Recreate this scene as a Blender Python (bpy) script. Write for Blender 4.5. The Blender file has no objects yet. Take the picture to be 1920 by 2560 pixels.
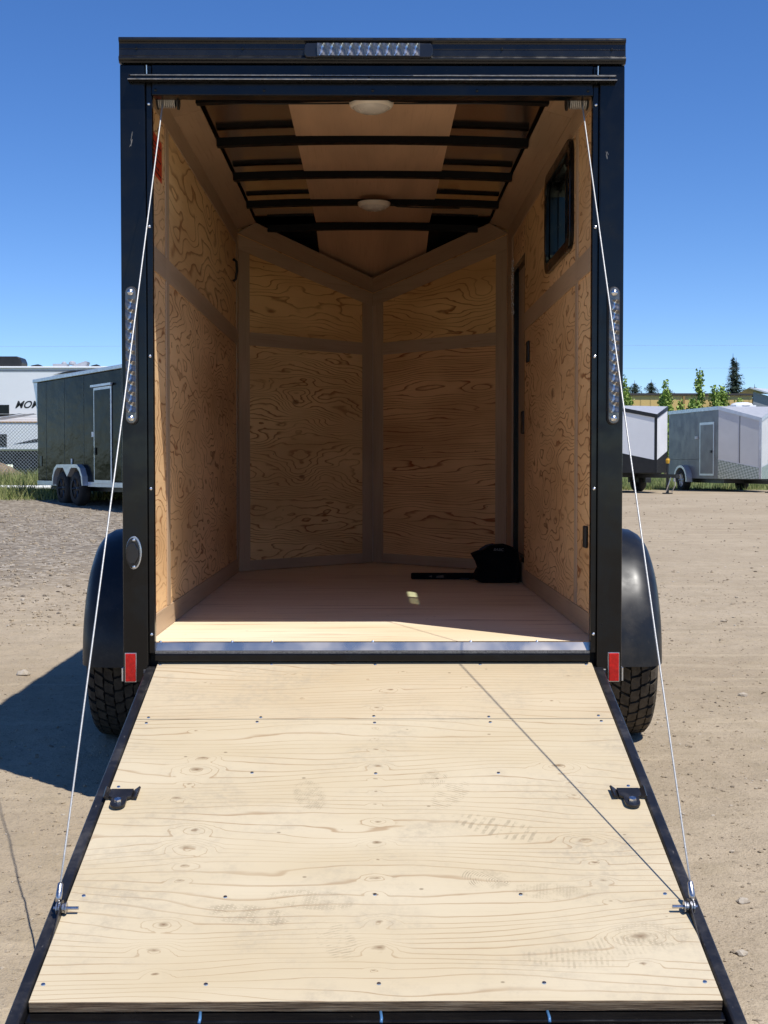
import bpy, bmesh, math, random
import numpy as np
from mathutils import Vector, Matrix

S = bpy.context.scene
C = S.collection
rad = math.radians
rng = random.Random(7)

# ------------------------------------------------------------------ camera, sky, sun, exposure
cam_d = bpy.data.cameras.new('camera')
cam = bpy.data.objects.new('camera', cam_d)
C.objects.link(cam)
cam.location = (0, -5.1, 1.26)
cam.rotation_euler = (rad(90 - 1.887), 0, rad(-0.472))
cam_d.sensor_fit = 'VERTICAL'
cam_d.sensor_height = 36.0
cam_d.lens = 36.0 * 3400 / 2560
cam_d.clip_end = 3000
S.camera = cam

SUN_DIR = Vector((0.335, -0.335, 0.905)).normalized()        # towards the sun
SUN_EL = math.asin(SUN_DIR.z)
SUN_AZ = math.atan2(SUN_DIR.x, SUN_DIR.y)
w = bpy.data.worlds.new('World')
S.world = w
w.use_nodes = True
wt = w.node_tree
sky = wt.nodes.new('ShaderNodeTexSky')
sky.sky_type = 'NISHITA'
sky.sun_disc = False
sky.sun_elevation = SUN_EL
sky.sun_rotation = SUN_AZ
sky.altitude = 1500
sky.air_density = 0.8
sky.dust_density = 0.0
sky.ozone_density = 3.0
hs = wt.nodes.new('ShaderNodeHueSaturation')
hs.inputs['Saturation'].default_value = 1.24
hs.inputs['Hue'].default_value = 0.509
wt.links.new(sky.outputs[0], hs.inputs['Color'])
wt.links.new(hs.outputs[0], wt.nodes['Background'].inputs[0])
wt.nodes['Background'].inputs[1].default_value = 0.12

sd = bpy.data.lights.new('sun', 'SUN')
sd.energy = 3.8
sd.angle = rad(0.5)
sd.color = (1.0, 0.965, 0.905)
sun = bpy.data.objects.new('sun', sd)
C.objects.link(sun)
sun.rotation_euler = SUN_DIR.to_track_quat('Z', 'Y').to_euler()

S.view_settings.view_transform = 'Standard'
S.view_settings.look = 'None'
S.view_settings.exposure = 0.42
S.view_settings.gamma = 1.0
S.view_settings.use_curve_mapping = False
try:
    S.cycles.use_denoising = True
    S.cycles.max_bounces = 12
    S.cycles.diffuse_bounces = 8
    S.cycles.glossy_bounces = 5
    S.cycles.transparent_max_bounces = 12
    S.cycles.caustics_reflective = False
    S.cycles.caustics_refractive = False
except Exception:
    pass

# ------------------------------------------------------------------ material helper
class G:
    def __init__(s, name):
        s.m = bpy.data.materials.new(name)
        s.m.use_nodes = True
        s.t = s.m.node_tree
        s.b = s.t.nodes['Principled BSDF']
        s.out = s.t.nodes['Material Output']
    def set(s, sock, v):
        if isinstance(v, bpy.types.NodeSocket):
            s.t.links.new(v, sock)
        elif isinstance(v, (tuple, list)) and len(v) == 3 and sock.type == 'RGBA':
            sock.default_value = (*v, 1)
        else:
            sock.default_value = v
    def n(s, typ, ins=None, **props):
        nd = s.t.nodes.new(typ)
        for k, v in props.items():
            setattr(nd, k, v)
        for k, v in (ins or {}).items():
            s.set(nd.inputs[k], v)
        return nd
    def math(s, op, a, b=0.0, c=None, clamp=False):
        ins = {0: a, 1: b}
        if c is not None:
            ins[2] = c
        return s.n('ShaderNodeMath', ins, operation=op, use_clamp=clamp).outputs[0]
    def vmath(s, op, a, b):
        nd = s.n('ShaderNodeVectorMath', {0: a, 1: b}, operation=op)
        return nd.outputs[1] if op in ('DISTANCE', 'LENGTH', 'DOT_PRODUCT') else nd.outputs[0]
    def mix(s, f, a, b, blend='MIX'):
        nd = s.t.nodes.new('ShaderNodeMix')
        nd.data_type = 'RGBA'
        nd.blend_type = blend
        s.set(nd.inputs[0], f); s.set(nd.inputs[6], a); s.set(nd.inputs[7], b)
        return nd.outputs[2]
    def ramp(s, f, els, interp='LINEAR'):
        nd = s.t.nodes.new('ShaderNodeValToRGB')
        cr = nd.color_ramp
        cr.interpolation = interp
        while len(cr.elements) < len(els):
            cr.elements.new(0.5)
        for e, (p, c) in zip(cr.elements, els):
            e.position = p
            e.color = (*c, 1) if isinstance(c, (tuple, list)) else (c, c, c, 1)
        s.set(nd.inputs[0], f)
        return nd.outputs[0]
    def mrange(s, v, a, b, c=0.0, d=1.0, smooth=True):
        return s.n('ShaderNodeMapRange', {0: v, 1: a, 2: b, 3: c, 4: d},
                   interpolation_type='SMOOTHSTEP' if smooth else 'LINEAR').outputs[0]
    def coord(s, which='Object'):
        return s.n('ShaderNodeTexCoord').outputs[which]
    def mapping(s, v, loc=(0, 0, 0), rot=(0, 0, 0), sc=(1, 1, 1)):
        return s.n('ShaderNodeMapping', {0: v, 1: loc, 2: rot, 3: sc}).outputs[0]
    def noise(s, v, scale, detail=2.0, rough=0.5, dist=0.0, col=False):
        nd = s.n('ShaderNodeTexNoise', {'Vector': v, 'Scale': scale, 'Detail': detail, 'Roughness': rough, 'Distortion': dist})
        return nd.outputs[1 if col else 0]
    def voronoi(s, v, scale, feature='F1', out=0, rand=1.0):
        nd = s.n('ShaderNodeTexVoronoi', {'Vector': v, 'Scale': scale, 'Randomness': rand}, feature=feature)
        return nd.outputs[out]
    def bump(s, h, strength=0.3, dist=0.01):
        s.set(s.b.inputs['Normal'], s.n('ShaderNodeBump', {'Height': h, 'Strength': strength, 'Distance': dist}).outputs[0])
    def p(s, **kw):
        names = dict(col='Base Color', rough='Roughness', metal='Metallic', spec='Specular IOR Level', coat='Coat Weight',
                     coatr='Coat Roughness', alpha='Alpha', trans='Transmission Weight', ior='IOR', sss='Subsurface Weight')
        for k, v in kw.items():
            s.set(s.b.inputs[names[k]], v)
        return s

def simple(name, col, rough=0.5, metal=0.0, var=0.12, scale=8.0, spec=0.5, coat=0.0, bump=0.0, bscale=60.0):
    g = G(name)
    n = g.noise(g.coord(), scale, 4, 0.6)
    a = tuple(c * (1 - var) for c in col); b = tuple(min(1, c * (1 + var)) for c in col)
    g.p(col=g.ramp(n, [(0.3, a), (0.7, b)]), metal=metal, spec=spec, coat=coat, coatr=0.1)
    g.p(rough=g.mrange(g.noise(g.coord(), scale * 2.3, 3), 0.3, 0.7, max(0.02, rough - 0.06), min(1, rough + 0.08)))
    if bump:
        g.bump(g.noise(g.coord(), bscale, 3), bump, 0.004)
    return g.m

def black_paint():
    g = G('black_paint')
    co = g.coord()
    dust = g.mrange(g.noise(co, 7, 5, 0.7), 0.5, 0.8, 0, 0.012)
    speck = g.mrange(g.noise(co, 160, 2, 0.5), 0.72, 0.80, 0, 0.3)
    scr = g.mrange(g.noise(g.mapping(co, sc=(60, 60, 2.5)), 1.0, 3, 0.6), 0.74, 0.80, 0, 0.12)
    f = g.math('ADD', g.math('ADD', dust, speck), scr, clamp=True)
    g.p(col=g.mix(f, (0.0035, 0.0035, 0.004), (0.20, 0.18, 0.15)), rough=g.mrange(g.noise(co, 14, 4), 0.35, 0.75, 0.14, 0.28), spec=0.36)
    g.bump(g.noise(co, 5, 3), 0.06, 0.02)
    return g.m

def tube_paint():
    g = G('worn_tube_paint')
    co = g.coord()
    dust = g.mrange(g.noise(co, 9, 6, 0.7), 0.42, 0.8, 0, 0.28)
    scr = g.mrange(g.noise(g.mapping(co, sc=(90, 6, 60)), 1.0, 4, 0.65), 0.66, 0.74, 0, 0.5)
    g.p(col=g.mix(g.math('ADD', dust, scr, clamp=True), (0.010, 0.010, 0.012), (0.21, 0.19, 0.17)), rough=0.38, spec=0.5)
    g.bump(g.noise(co, 120, 3), 0.12, 0.002)
    return g.m

def plywood(name, base, line, n_rings, su, sv, amp, knots=(), seed=0.0, contrast=1.0, fine=0.3, dirt=False, voro=0.0,
            prints=(), thr=0.62, patch=0.25, lin=0.55, detail=1.6, sfreq=130, smin=0.5, smax=0.78):
    """rotary-cut plywood: growth rings are level lines of a stretched height field, knots push the field up"""
    g = G(name)
    uv = g.coord('UV')
    p = g.mapping(uv, loc=(seed, seed * 0.37, seed))
    warp = g.noise(g.mapping(p, sc=(su * 3.1, sv * 2.2, 1)), 1.0, 3, 0.55)
    h = g.math('MULTIPLY', g.noise(g.mapping(p, sc=(su, sv, 1)), 1.0, detail, 0.45), amp)
    h = g.math('ADD', h, g.math('MULTIPLY', warp, amp * 0.10))
    sep = g.n('ShaderNodeSeparateXYZ', {0: uv})
    h = g.math('ADD', h, g.math('MULTIPLY', sep.outputs[1], lin))
    core = None
    if voro:
        d = g.voronoi(g.mapping(p, sc=(voro * 0.55, voro, 1)), 1.0)
        h = g.math('ADD', h, g.mrange(d, 0.30, 0.0, 0.0, 0.16))
        core = g.mrange(d, 0.055, 0.03, 0, 0.75)
    wob = g.vmath('MULTIPLY', g.vmath('SUBTRACT', g.noise(uv, 14, 3, 0.6, col=True), (0.5, 0.5, 0.5)), (0.055, 0.026, 0))
    kuv = g.vmath('MULTIPLY', g.vmath('ADD', uv, wob), (0.55, 1, 0))
    kr = random.Random(3)
    for (ku, kv, r) in knots:
        r *= kr.uniform(0.75, 1.15)
        dv = g.vmath('DISTANCE', kuv, (ku * 0.55, kv, 0))
        k = g.mrange(dv, r * 1.9, 0.0, 0.0, 5.0 * r)
        h = g.math('ADD', h, k)
        c = g.mrange(dv, r * kr.uniform(0.38, 0.52), r * 0.2, 0, kr.uniform(0.35, 0.6))
        c = g.math('ADD', c, g.mrange(dv, r * 0.2, r * 0.04, 0, 0.35))
        core = c if core is None else g.math('MAXIMUM', core, c)
    t = g.math('FRACT', g.math('MULTIPLY', h, n_rings))
    wd = g.noise(g.mapping(p, sc=(su * 1.7, sv * 1.3, 1)), 1.0, 2)
    thr_s = g.mrange(wd, 0.3, 0.75, min(0.9, thr + 0.14), thr - 0.12)
    rise = g.n('ShaderNodeMapRange', {0: t, 1: thr_s, 2: 0.93, 3: 0, 4: 1}, interpolation_type='SMOOTHSTEP').outputs[0]
    fall = g.mrange(t, 0.955, 1.0, 1, 0)
    rise = g.math('POWER', rise, 1.8)
    ln = g.math('MULTIPLY', rise, fall)
    ln = g.math('MULTIPLY', ln, g.mrange(g.noise(p, 3.2, 3), 0.25, 0.65, 0.35, 1.0))
    streak = g.noise(g.mapping(p, sc=(sfreq / 30.0, sfreq, 1)), 1.0, 4, 0.65)
    tone = g.noise(g.mapping(p, sc=(0.9, 3.0, 1)), 1.0, 3, 0.5)
    b0 = tuple(c * (1 - patch) for c in base); b1 = tuple(min(0.9, c * (1 + patch * 0.5)) for c in base)
    col = g.ramp(tone, [(0.28, (b0[0], b0[1] * 0.95, b0[2] * 0.86)), (0.62, b1)])
    col = g.mix(g.math('MULTIPLY', ln, contrast), col, line)
    col = g.mix(g.mrange(streak, smin, smax, 0, fine), col, tuple(c * 0.8 for c in line))
    if core is not None:
        col = g.mix(core, col, tuple(c * 0.62 for c in line))
    pin = g.mrange(g.voronoi(g.mapping(p, sc=(7, 10, 1)), 1.0), 0.055, 0.03, 0, 0.6)
    col = g.mix(pin, col, tuple(c * 0.35 for c in line))
    if dirt:
        dn = g.noise(uv, 2.3, 6, 0.7)
        dn2 = g.noise(uv, 34, 4, 0.7)
        dd = g.math('MULTIPLY', g.mrange(dn, 0.44, 0.70, 0, 0.62), g.mrange(dn2, 0.36, 0.66, 0.1, 1.0))
        col = g.mix(dd, col, (0.36, 0.305, 0.225))
    for (pu, pv, rot, lu, lv, freq, strg, style) in prints:
        q = g.n('ShaderNodeMapping', {0: uv, 1: (pu, pv, 0), 2: (0, 0, rad(rot)), 3: (lu, lv, 1)}, vector_type='TEXTURE').outputs[0]
        r = g.vmath('LENGTH', g.vmath('MULTIPLY', q, (1, 1, 0)), (0, 0, 0))
        ell = g.mrange(r, 1.0, 0.8)
        if style == 0:
            wv = g.n('ShaderNodeTexWave', {'Vector': q, 'Scale': freq, 'Distortion': 1.2, 'Detail': 2}, wave_type='BANDS', bands_direction='X').outputs[1]
        elif style == 1:
            wv = g.n('ShaderNodeTexWave', {'Vector': g.mapping(q, loc=(-0.55, 0, 0)), 'Scale': freq, 'Distortion': 0.5}, wave_type='RINGS', rings_direction='Z').outputs[1]
        else:
            wv = g.n('ShaderNodeTexBrick', {'Vector': q, 'Scale': freq, 'Mortar Size': 0.05, 'Mortar Smooth': 0.2, 'Color1': (1, 1, 1), 'Color2': (0.7, 0.7, 0.7), 'Mortar': (0, 0, 0)}).outputs[0]
            wv = g.math('MULTIPLY', wv, 1.0)
        st = g.mrange(wv, 0.35, 0.7)
        pt = g.math('MULTIPLY', g.math('MULTIPLY', ell, st), g.mrange(g.noise(uv, 26, 4, 0.7), 0.40, 0.62, 0.0, strg))
        col = g.mix(pt, col, (0.31, 0.25, 0.165))
    g.p(col=col, rough=0.62, spec=0.3)
    g.bump(g.math('ADD', g.math('MULTIPLY', ln, 0.6), g.math('MULTIPLY', streak, 0.6)), 0.25, 0.0015)
    return g.m

def luan(name, base, line):
    g = G(name)
    uv = g.coord('UV')
    s1 = g.noise(g.mapping(uv, sc=(3, 90, 1)), 1.0, 4, 0.6)
    s2 = g.noise(g.mapping(uv, sc=(0.8, 5, 1)), 1.0, 3, 0.5, 0.6)
    col = g.mix(g.mrange(s2, 0.3, 0.7), base, tuple(c * 0.8 for c in base))
    col = g.mix(g.mrange(s1, 0.52, 0.75, 0, 0.55), col, line)
    g.p(col=col, rough=0.5, spec=0.35)
    g.bump(s1, 0.12, 0.001)
    return g.m

def ply_edge():
    g = G('plywood_edge')
    co = g.coord()
    wv = g.noise(g.mapping(co, sc=(7, 260, 260)), 1.0, 5, 0.7)
    g.p(col=g.ramp(wv, [(0.36, (0.05, 0.032, 0.018)), (0.5, (0.24, 0.16, 0.09)), (0.66, (0.46, 0.35, 0.22))]), rough=0.85)
    g.bump(wv, 0.8, 0.004)
    return g.m

def clear_pane(name, tint, refl=0.06):
    g = G(name)
    t = g.n('ShaderNodeBsdfTransparent', {0: tint})
    gl = g.n('ShaderNodeBsdfGlossy', {0: (1, 1, 1), 1: 0.02})
    mx = g.n('ShaderNodeMixShader', {0: refl, 1: t.outputs[0], 2: gl.outputs[0]})
    g.t.links.new(mx.outputs[0], g.out.inputs[0])
    return g.m

def mill_sheet():
    g = G('mill_roof_sheet')
    g.p(col=(0.66, 0.58, 0.52), rough=0.12, metal=1.0)
    g.bump(g.noise(g.coord(), 3.0, 2), 0.10, 0.02)
    return g.m

MAT = dict(
    black=black_paint(),
    tube=tube_paint(),
    satin=simple('satin_black_extrusion', (0.010, 0.010, 0.011), 0.24, var=0.3, spec=0.45),
    scratch_lip=simple('scratch_lip_metal', (0.26, 0.24, 0.21), 0.45, 0.3, var=0.4, scale=40),
    flatblack=simple('matte_black', (0.012, 0.012, 0.013), 0.55, var=0.3),
    cloth=simple('black_cloth', (0.0045, 0.0045, 0.0055), 0.9, var=0.35, spec=0.15, bump=0.5, bscale=30),
    alu=simple('brushed_aluminium', (0.62, 0.63, 0.65), 0.28, 1.0, var=0.1),
    sill=simple('sill_aluminium', (0.78, 0.68, 0.56), 0.3, 1.0, var=0.02, scale=3),
    bezel=simple('smoked_clear_bezel', (0.16, 0.155, 0.15), 0.2, 0.6, var=0.3, scale=50),
    clamp=simple('clamp_zinc', (0.46, 0.46, 0.47), 0.32, 1.0, var=0.2, scale=60),
    zinc=simple('zinc_plate', (0.70, 0.71, 0.72), 0.25, 1.0, var=0.2, scale=60),
    roofskin=mill_sheet(),
    bow=simple('black_roof_bow_paint', (0.004, 0.004, 0.0045), 0.5, var=0.2, spec=0.15),
    cell_glint=simple('cell_glint_metal', (0.66, 0.63, 0.60), 0.22, 1.0, var=0.05),
    darkcell=simple('smoked_reflector_cell', (0.17, 0.165, 0.165), 0.36, 1.0, var=0.35, scale=70),
    led_base=simple('dark_lens', (0.018, 0.019, 0.022), 0.14, 0.0, spec=0.5),
    white=simple('white_plastic', (0.80, 0.76, 0.68), 0.4, var=0.04),
    opal=simple('opal_lens', (0.66, 0.64, 0.60), 0.25, var=0.04),
    red=simple('red_reflector', (0.50, 0.010, 0.008), 0.2, var=0.25, scale=90, spec=0.4),
    label_red=simple('red_label', (0.62, 0.045, 0.012), 0.45, var=0.1),
    dustrubber=simple('dusty_tread_rubber', (0.085, 0.070, 0.052), 0.85, var=0.35, scale=25, spec=0.2, bump=0.3, bscale=150),
    rubber=simple('tyre_rubber', (0.014, 0.013, 0.012), 0.75, var=0.4, scale=30, spec=0.3, bump=0.3, bscale=150),
    cable=simple('galvanised_cable', (0.42, 0.42, 0.41), 0.4, 0.35, var=0.2, scale=250),
    glint_blue=simple('sky_glint_mark', (0.07, 0.19, 0.38), 0.3, var=0.1),  # blue of the sky glints modelled on the ramp end
    skin_black=simple('exterior_black_sheet', (0.008, 0.008, 0.009), 0.2, var=0.2, coat=0.3),
    trim=luan('luan_trim', (0.54, 0.395, 0.265), (0.30, 0.195, 0.12)),
    cove=luan('luan_cove', (0.46, 0.325, 0.215), (0.26, 0.165, 0.10)),
    ceil=luan('luan_ceiling', (0.66, 0.44, 0.29), (0.46, 0.27, 0.155)),
    edge=ply_edge(),
    pane=clear_pane('clear_window_glass', (0.80, 0.88, 0.80), 0.05),
    pane_dark=clear_pane('tinted_window_screen', (0.40, 0.43, 0.38), 0.02),
    dgrime=simple('door_seal_dirt', (0.13, 0.125, 0.12), 0.8, var=0.8, scale=260),
)

MAT['ply_wall'] = plywood('fir_plywood_side_wall', (0.84, 0.545, 0.295), (0.30, 0.120, 0.040), 21, 1.3, 4.2, 0.95, seed=3.3, contrast=1.0, fine=0.14, voro=1.5, thr=0.62, lin=0.4, detail=2.4)
MAT['ply_front'] = plywood('fir_plywood_front_wall', (0.86, 0.555, 0.27), (0.34, 0.125, 0.038), 26, 1.2, 5.0, 0.72, seed=8.1, contrast=1.0, fine=0.18, voro=2.4, thr=0.55, lin=1.3, detail=2.8)
MAT['ply_front_up'] = plywood('fir_plywood_front_upper', (0.86, 0.53, 0.235), (0.36, 0.14, 0.045), 20, 1.1, 4.6, 0.72, seed=1.7, contrast=0.95, fine=0.12, voro=2.8, thr=0.70, lin=1.0, detail=2.6)
MAT['ply_wall_up'] = plywood('fir_plywood_side_upper', (0.85, 0.56, 0.285), (0.30, 0.120, 0.040), 13, 0.9, 3.4, 0.95, seed=12.7, contrast=0.9, fine=0.16, voro=1.9, thr=0.60, lin=0.8, detail=2.0)
MAT['ply_front_red'] = plywood('fir_plywood_front_reddish', (0.84, 0.505, 0.25), (0.33, 0.105, 0.034), 19, 0.8, 6.0, 0.72, seed=21.4, contrast=1.0, fine=0.24, voro=2.0, thr=0.56, lin=2.6, detail=2.4)
MAT['ply_floor'] = plywood('plywood_floor', (0.84, 0.715, 0.52), (0.42, 0.26, 0.14), 12, 0.4, 5, 0.3, seed=5.2, contrast=0.32, fine=0.75, thr=0.7, patch=0.08, lin=2.4, sfreq=34, smin=0.56, smax=0.70)

# ------------------------------------------------------------------ mesh helper
class MB:
    def __init__(s):
        s.v = []; s.f = []; s.uv = []
    def poly(s, pts, uvs=None):
        i = len(s.v)
        s.v += [tuple(p) for p in pts]
        s.f.append(tuple(range(i, i + len(pts))))
        s.uv += list(uvs) if uvs else [(0, 0)] * len(pts)
    def box(s, x0, x1, y0, y1, z0, z1):
        s.obox((x0, y0, z0), (1, 0, 0), (0, 1, 0), (0, 0, 1), x1 - x0, y1 - y0, z1 - z0)
        return s
    def obox(s, O, U, V, N, du, dv, dn, ou=0.0, ov=0.0):
        O, U, V, N = map(Vector, (O, U, V, N))
        P = [O + U * (du * a) + V * (dv * b) + N * (dn * c) for c in (0, 1) for b in (0, 1) for a in (0, 1)]
        T = [(ou + du * a + 0.0 * c, ov + dv * b + dn * c * 0.3) for c in (0, 1) for b in (0, 1) for a in (0, 1)]
        fl = U.cross(V).dot(N) < 0
        for q in ((0, 2, 3, 1), (4, 5, 7, 6), (0, 1, 5, 4), (2, 6, 7, 3), (0, 4, 6, 2), (1, 3, 7, 5)):
            if fl:
                q = q[::-1]
            s.poly([P[k] for k in q], [T[k] for k in q])
        return s
    def prism(s, pts, d, ou=0.0, ov=0.0, U=None, V=None):
        """planar polygon extruded by vector d, uv projected on U, V"""
        pts = [Vector(p) for p in pts]; d = Vector(d)
        U = Vector(U) if U else (pts[1] - pts[0]).normalized()
        V = Vector(V) if V else d.cross(U).normalized()
        nrm = Vector((0, 0, 0))
        for i in range(len(pts)):
            nrm += pts[i].cross(pts[(i + 1) % len(pts)])
        if nrm.dot(d) > 0:
            pts = pts[::-1]
        uv = lambda p: (ou + p.dot(U), ov + p.dot(V))
        s.poly(pts, [uv(p) for p in pts])
        top = [p + d for p in pts][::-1]
        s.poly(top, [uv(p) for p in top])
        n = len(pts)
        for i in range(n):
            a, b = pts[i], pts[(i + 1) % n]
            q = [b, a, a + d, b + d]
            s.poly(q, [uv(p) for p in q])
        return s
    def tube(s, pts, r, n=8, cap=True):
        pts = [Vector(p) for p in pts]
        rr = r if isinstance(r, (list, tuple)) else [r] * len(pts)
        i0 = len(s.v)
        up = None
        for k, p in enumerate(pts):
            t = (pts[min(k + 1, len(pts) - 1)] - pts[max(k - 1, 0)]).normalized()
            if up is None:
                up = Vector((0, 0, 1)) if abs(t.z) < 0.9 else Vector((0, 1, 0))
            a = t.cross(up).normalized()
            b = a.cross(t).normalized()
            up = b
            for j in range(n):
                an = 2 * math.pi * j / n
                s.v.append(tuple(p + a * (rr[k] * math.cos(an)) + b * (rr[k] * math.sin(an))))
        for k in range(len(pts) - 1):
            for j in range(n):
                q = (i0 + k * n + j, i0 + (k + 1) * n + j, i0 + (k + 1) * n + (j + 1) % n, i0 + k * n + (j + 1) % n)
                s.f.append(q[::-1]); s.uv += [(0, 0)] * 4
        if cap:
            s.f.append(tuple(i0 + j for j in range(n))[::-1][::-1]); s.uv += [(0, 0)] * n
            e = i0 + (len(pts) - 1) * n
            s.f.append(tuple(e + j for j in range(n))[::-1]); s.uv += [(0, 0)] * n
        return s
    def lathe(s, prof, axis='X', n=24, c=(0, 0, 0)):
        """prof: list of (along, radius)"""
        i0 = len(s.v)
        for (h, r) in prof:
            for j in range(n):
                a = 2 * math.pi * j / n
                p = {'X': (h, r * math.cos(a), r * math.sin(a)), 'Y': (r * math.sin(a), h, r * math.cos(a)), 'Z': (r * math.cos(a), r * math.sin(a), h)}[axis]
                s.v.append((p[0] + c[0], p[1] + c[1], p[2] + c[2]))
        for k in range(len(prof) - 1):
            for j in range(n):
                s.f.append((i0 + k * n + j, i0 + k * n + (j + 1) % n, i0 + (k + 1) * n + (j + 1) % n, i0 + (k + 1) * n + j)); s.uv += [(0, 0)] * 4
        return s
    def mesh(s, name, mat, smooth=False):
        me = bpy.data.meshes.new(name)
        me.from_pydata(s.v, [], s.f)
        ul = me.uv_layers.new(name='UVMap')
        ul.data.foreach_set('uv', np.array(s.uv, dtype=np.float32).ravel())
        me.materials.append(mat)
        if smooth:
            me.polygons.foreach_set('use_smooth', [True] * len(me.polygons))
        me.update()
        return me

def link(name, me, parent=None, loc=None, rot=None):
    o = bpy.data.objects.new(name, me)
    C.objects.link(o)
    if parent is not None:
        o.parent = parent
    if loc is not None:
        o.location = loc
    if rot is not None:
        o.rotation_euler = rot
    return o

def fixn(me):
    bm = bmesh.new(); bm.from_mesh(me)
    bmesh.ops.remove_doubles(bm, verts=bm.verts, dist=1e-6)
    bmesh.ops.recalc_face_normals(bm, faces=bm.faces)
    bm.to_mesh(me); bm.free()

def build(mb, name, mat, parent=None, smooth=False, bevel=0.0, loc=None, rot=None, fix=True, segs=2):
    me = mb.mesh(name, mat, smooth)
    if fix:
        fixn(me)
    o = link(name, me, parent, loc, rot)
    if bevel:
        b = o.modifiers.new('bevel', 'BEVEL')
        b.width = bevel; b.segments = segs; b.limit_method = 'ANGLE'
    if smooth == 'auto':
        pass
    return o

def thing(name, label, cat, loc=(0, 0, 0), rz=0.0, group=None):
    o = bpy.data.objects.new(name, None)
    C.objects.link(o)
    o.location = loc; o.rotation_euler = (0, 0, rz)
    o['label'] = label; o['category'] = cat
    if group:
        o['group'] = group
    return o

def tag(o, label, cat, group=None, kind=None):
    if label: o['label'] = label
    if cat: o['category'] = cat
    if group: o['group'] = group
    if kind: o['kind'] = kind
    return o

def copy_tree(o, parent=None):
    c = o.copy(); C.objects.link(c)
    if parent is not None:
        c.parent = parent
    for ch in list(o.children):
        copy_tree(ch, c)
    return c

def text(name, body, size, mat, parent, M4, shear=0.0, extrude=0.001, bold=0.0):
    cu = bpy.data.curves.new(name, 'FONT')
    cu.body = body; cu.size = size; cu.shear = shear; cu.extrude = extrude
    cu.materials.append(mat)
    cu.offset = bold
    tmp = link(name, cu)
    bpy.context.view_layer.update()
    me = bpy.data.meshes.new_from_object(tmp.evaluated_get(bpy.context.evaluated_depsgraph_get()))
    bpy.data.objects.remove(tmp)
    me.name = name
    if not me.materials:
        me.materials.append(mat)
    o = link(name, me, parent)
    o.matrix_local = M4
    return o

def rnduv():
    return rng.uniform(0, 40), rng.uniform(0, 40)

# ------------------------------------------------------------------ ground
def sstep(a, b, x):
    t = np.clip((x - a) / (b - a), 0, 1)
    return t * t * (3 - 2 * t)

def gz(x, y):
    x = np.asarray(x, float); y = np.asarray(y, float)
    base = np.interp(y, [-30, -6, 1.35, 23.5, 30], [-0.14, -0.13, 0.0, 0.455, 0.47])
    left = np.interp(y, [23.5, 28, 35, 46, 60], [0.455, 0.70, 0.90, 1.0, 1.05])
    right = np.interp(y, [23.5, 36, 60, 120], [0.455, 0.47, 0.6, 1.0])
    far = np.where(y > 23.5, right + (left - right) * (1 - sstep(-4.0, 2.0, x)), base)
    return np.where(y > 23.5, far, base)

def vnoise(x, y, seed):
    xi = np.floor(x).astype(int); yi = np.floor(y).astype(int)
    fx = x - xi; fy = y - yi
    def h(a, b):
        n = (a * 374761393 + b * 668265263 + seed * 982451653) & 0xffffffff
        n = ((n ^ (n >> 13)) * 1274126177) & 0xffffffff
        return ((n ^ (n >> 16)) & 0xffff) / 65535.0
    u = fx * fx * (3 - 2 * fx); v = fy * fy * (3 - 2 * fy)
    return (h(xi, yi) * (1 - u) + h(xi + 1, yi) * u) * (1 - v) + (h(xi, yi + 1) * (1 - u) + h(xi + 1, yi + 1) * u) * v

def relief(x, y):
    r = (vnoise(x * 1.3, y * 1.3, 1) - 0.5) * 0.016 + (vnoise(x * 4.1, y * 4.1, 2) - 0.5) * 0.010 + (vnoise(x * 9, y * 11, 3) - 0.5) * 0.010 + (vnoise(x * 21, y * 25, 4) - 0.5) * 0.009
    near = sstep(45, 20, y)
    return r * (0.25 + 0.75 * near)

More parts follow.
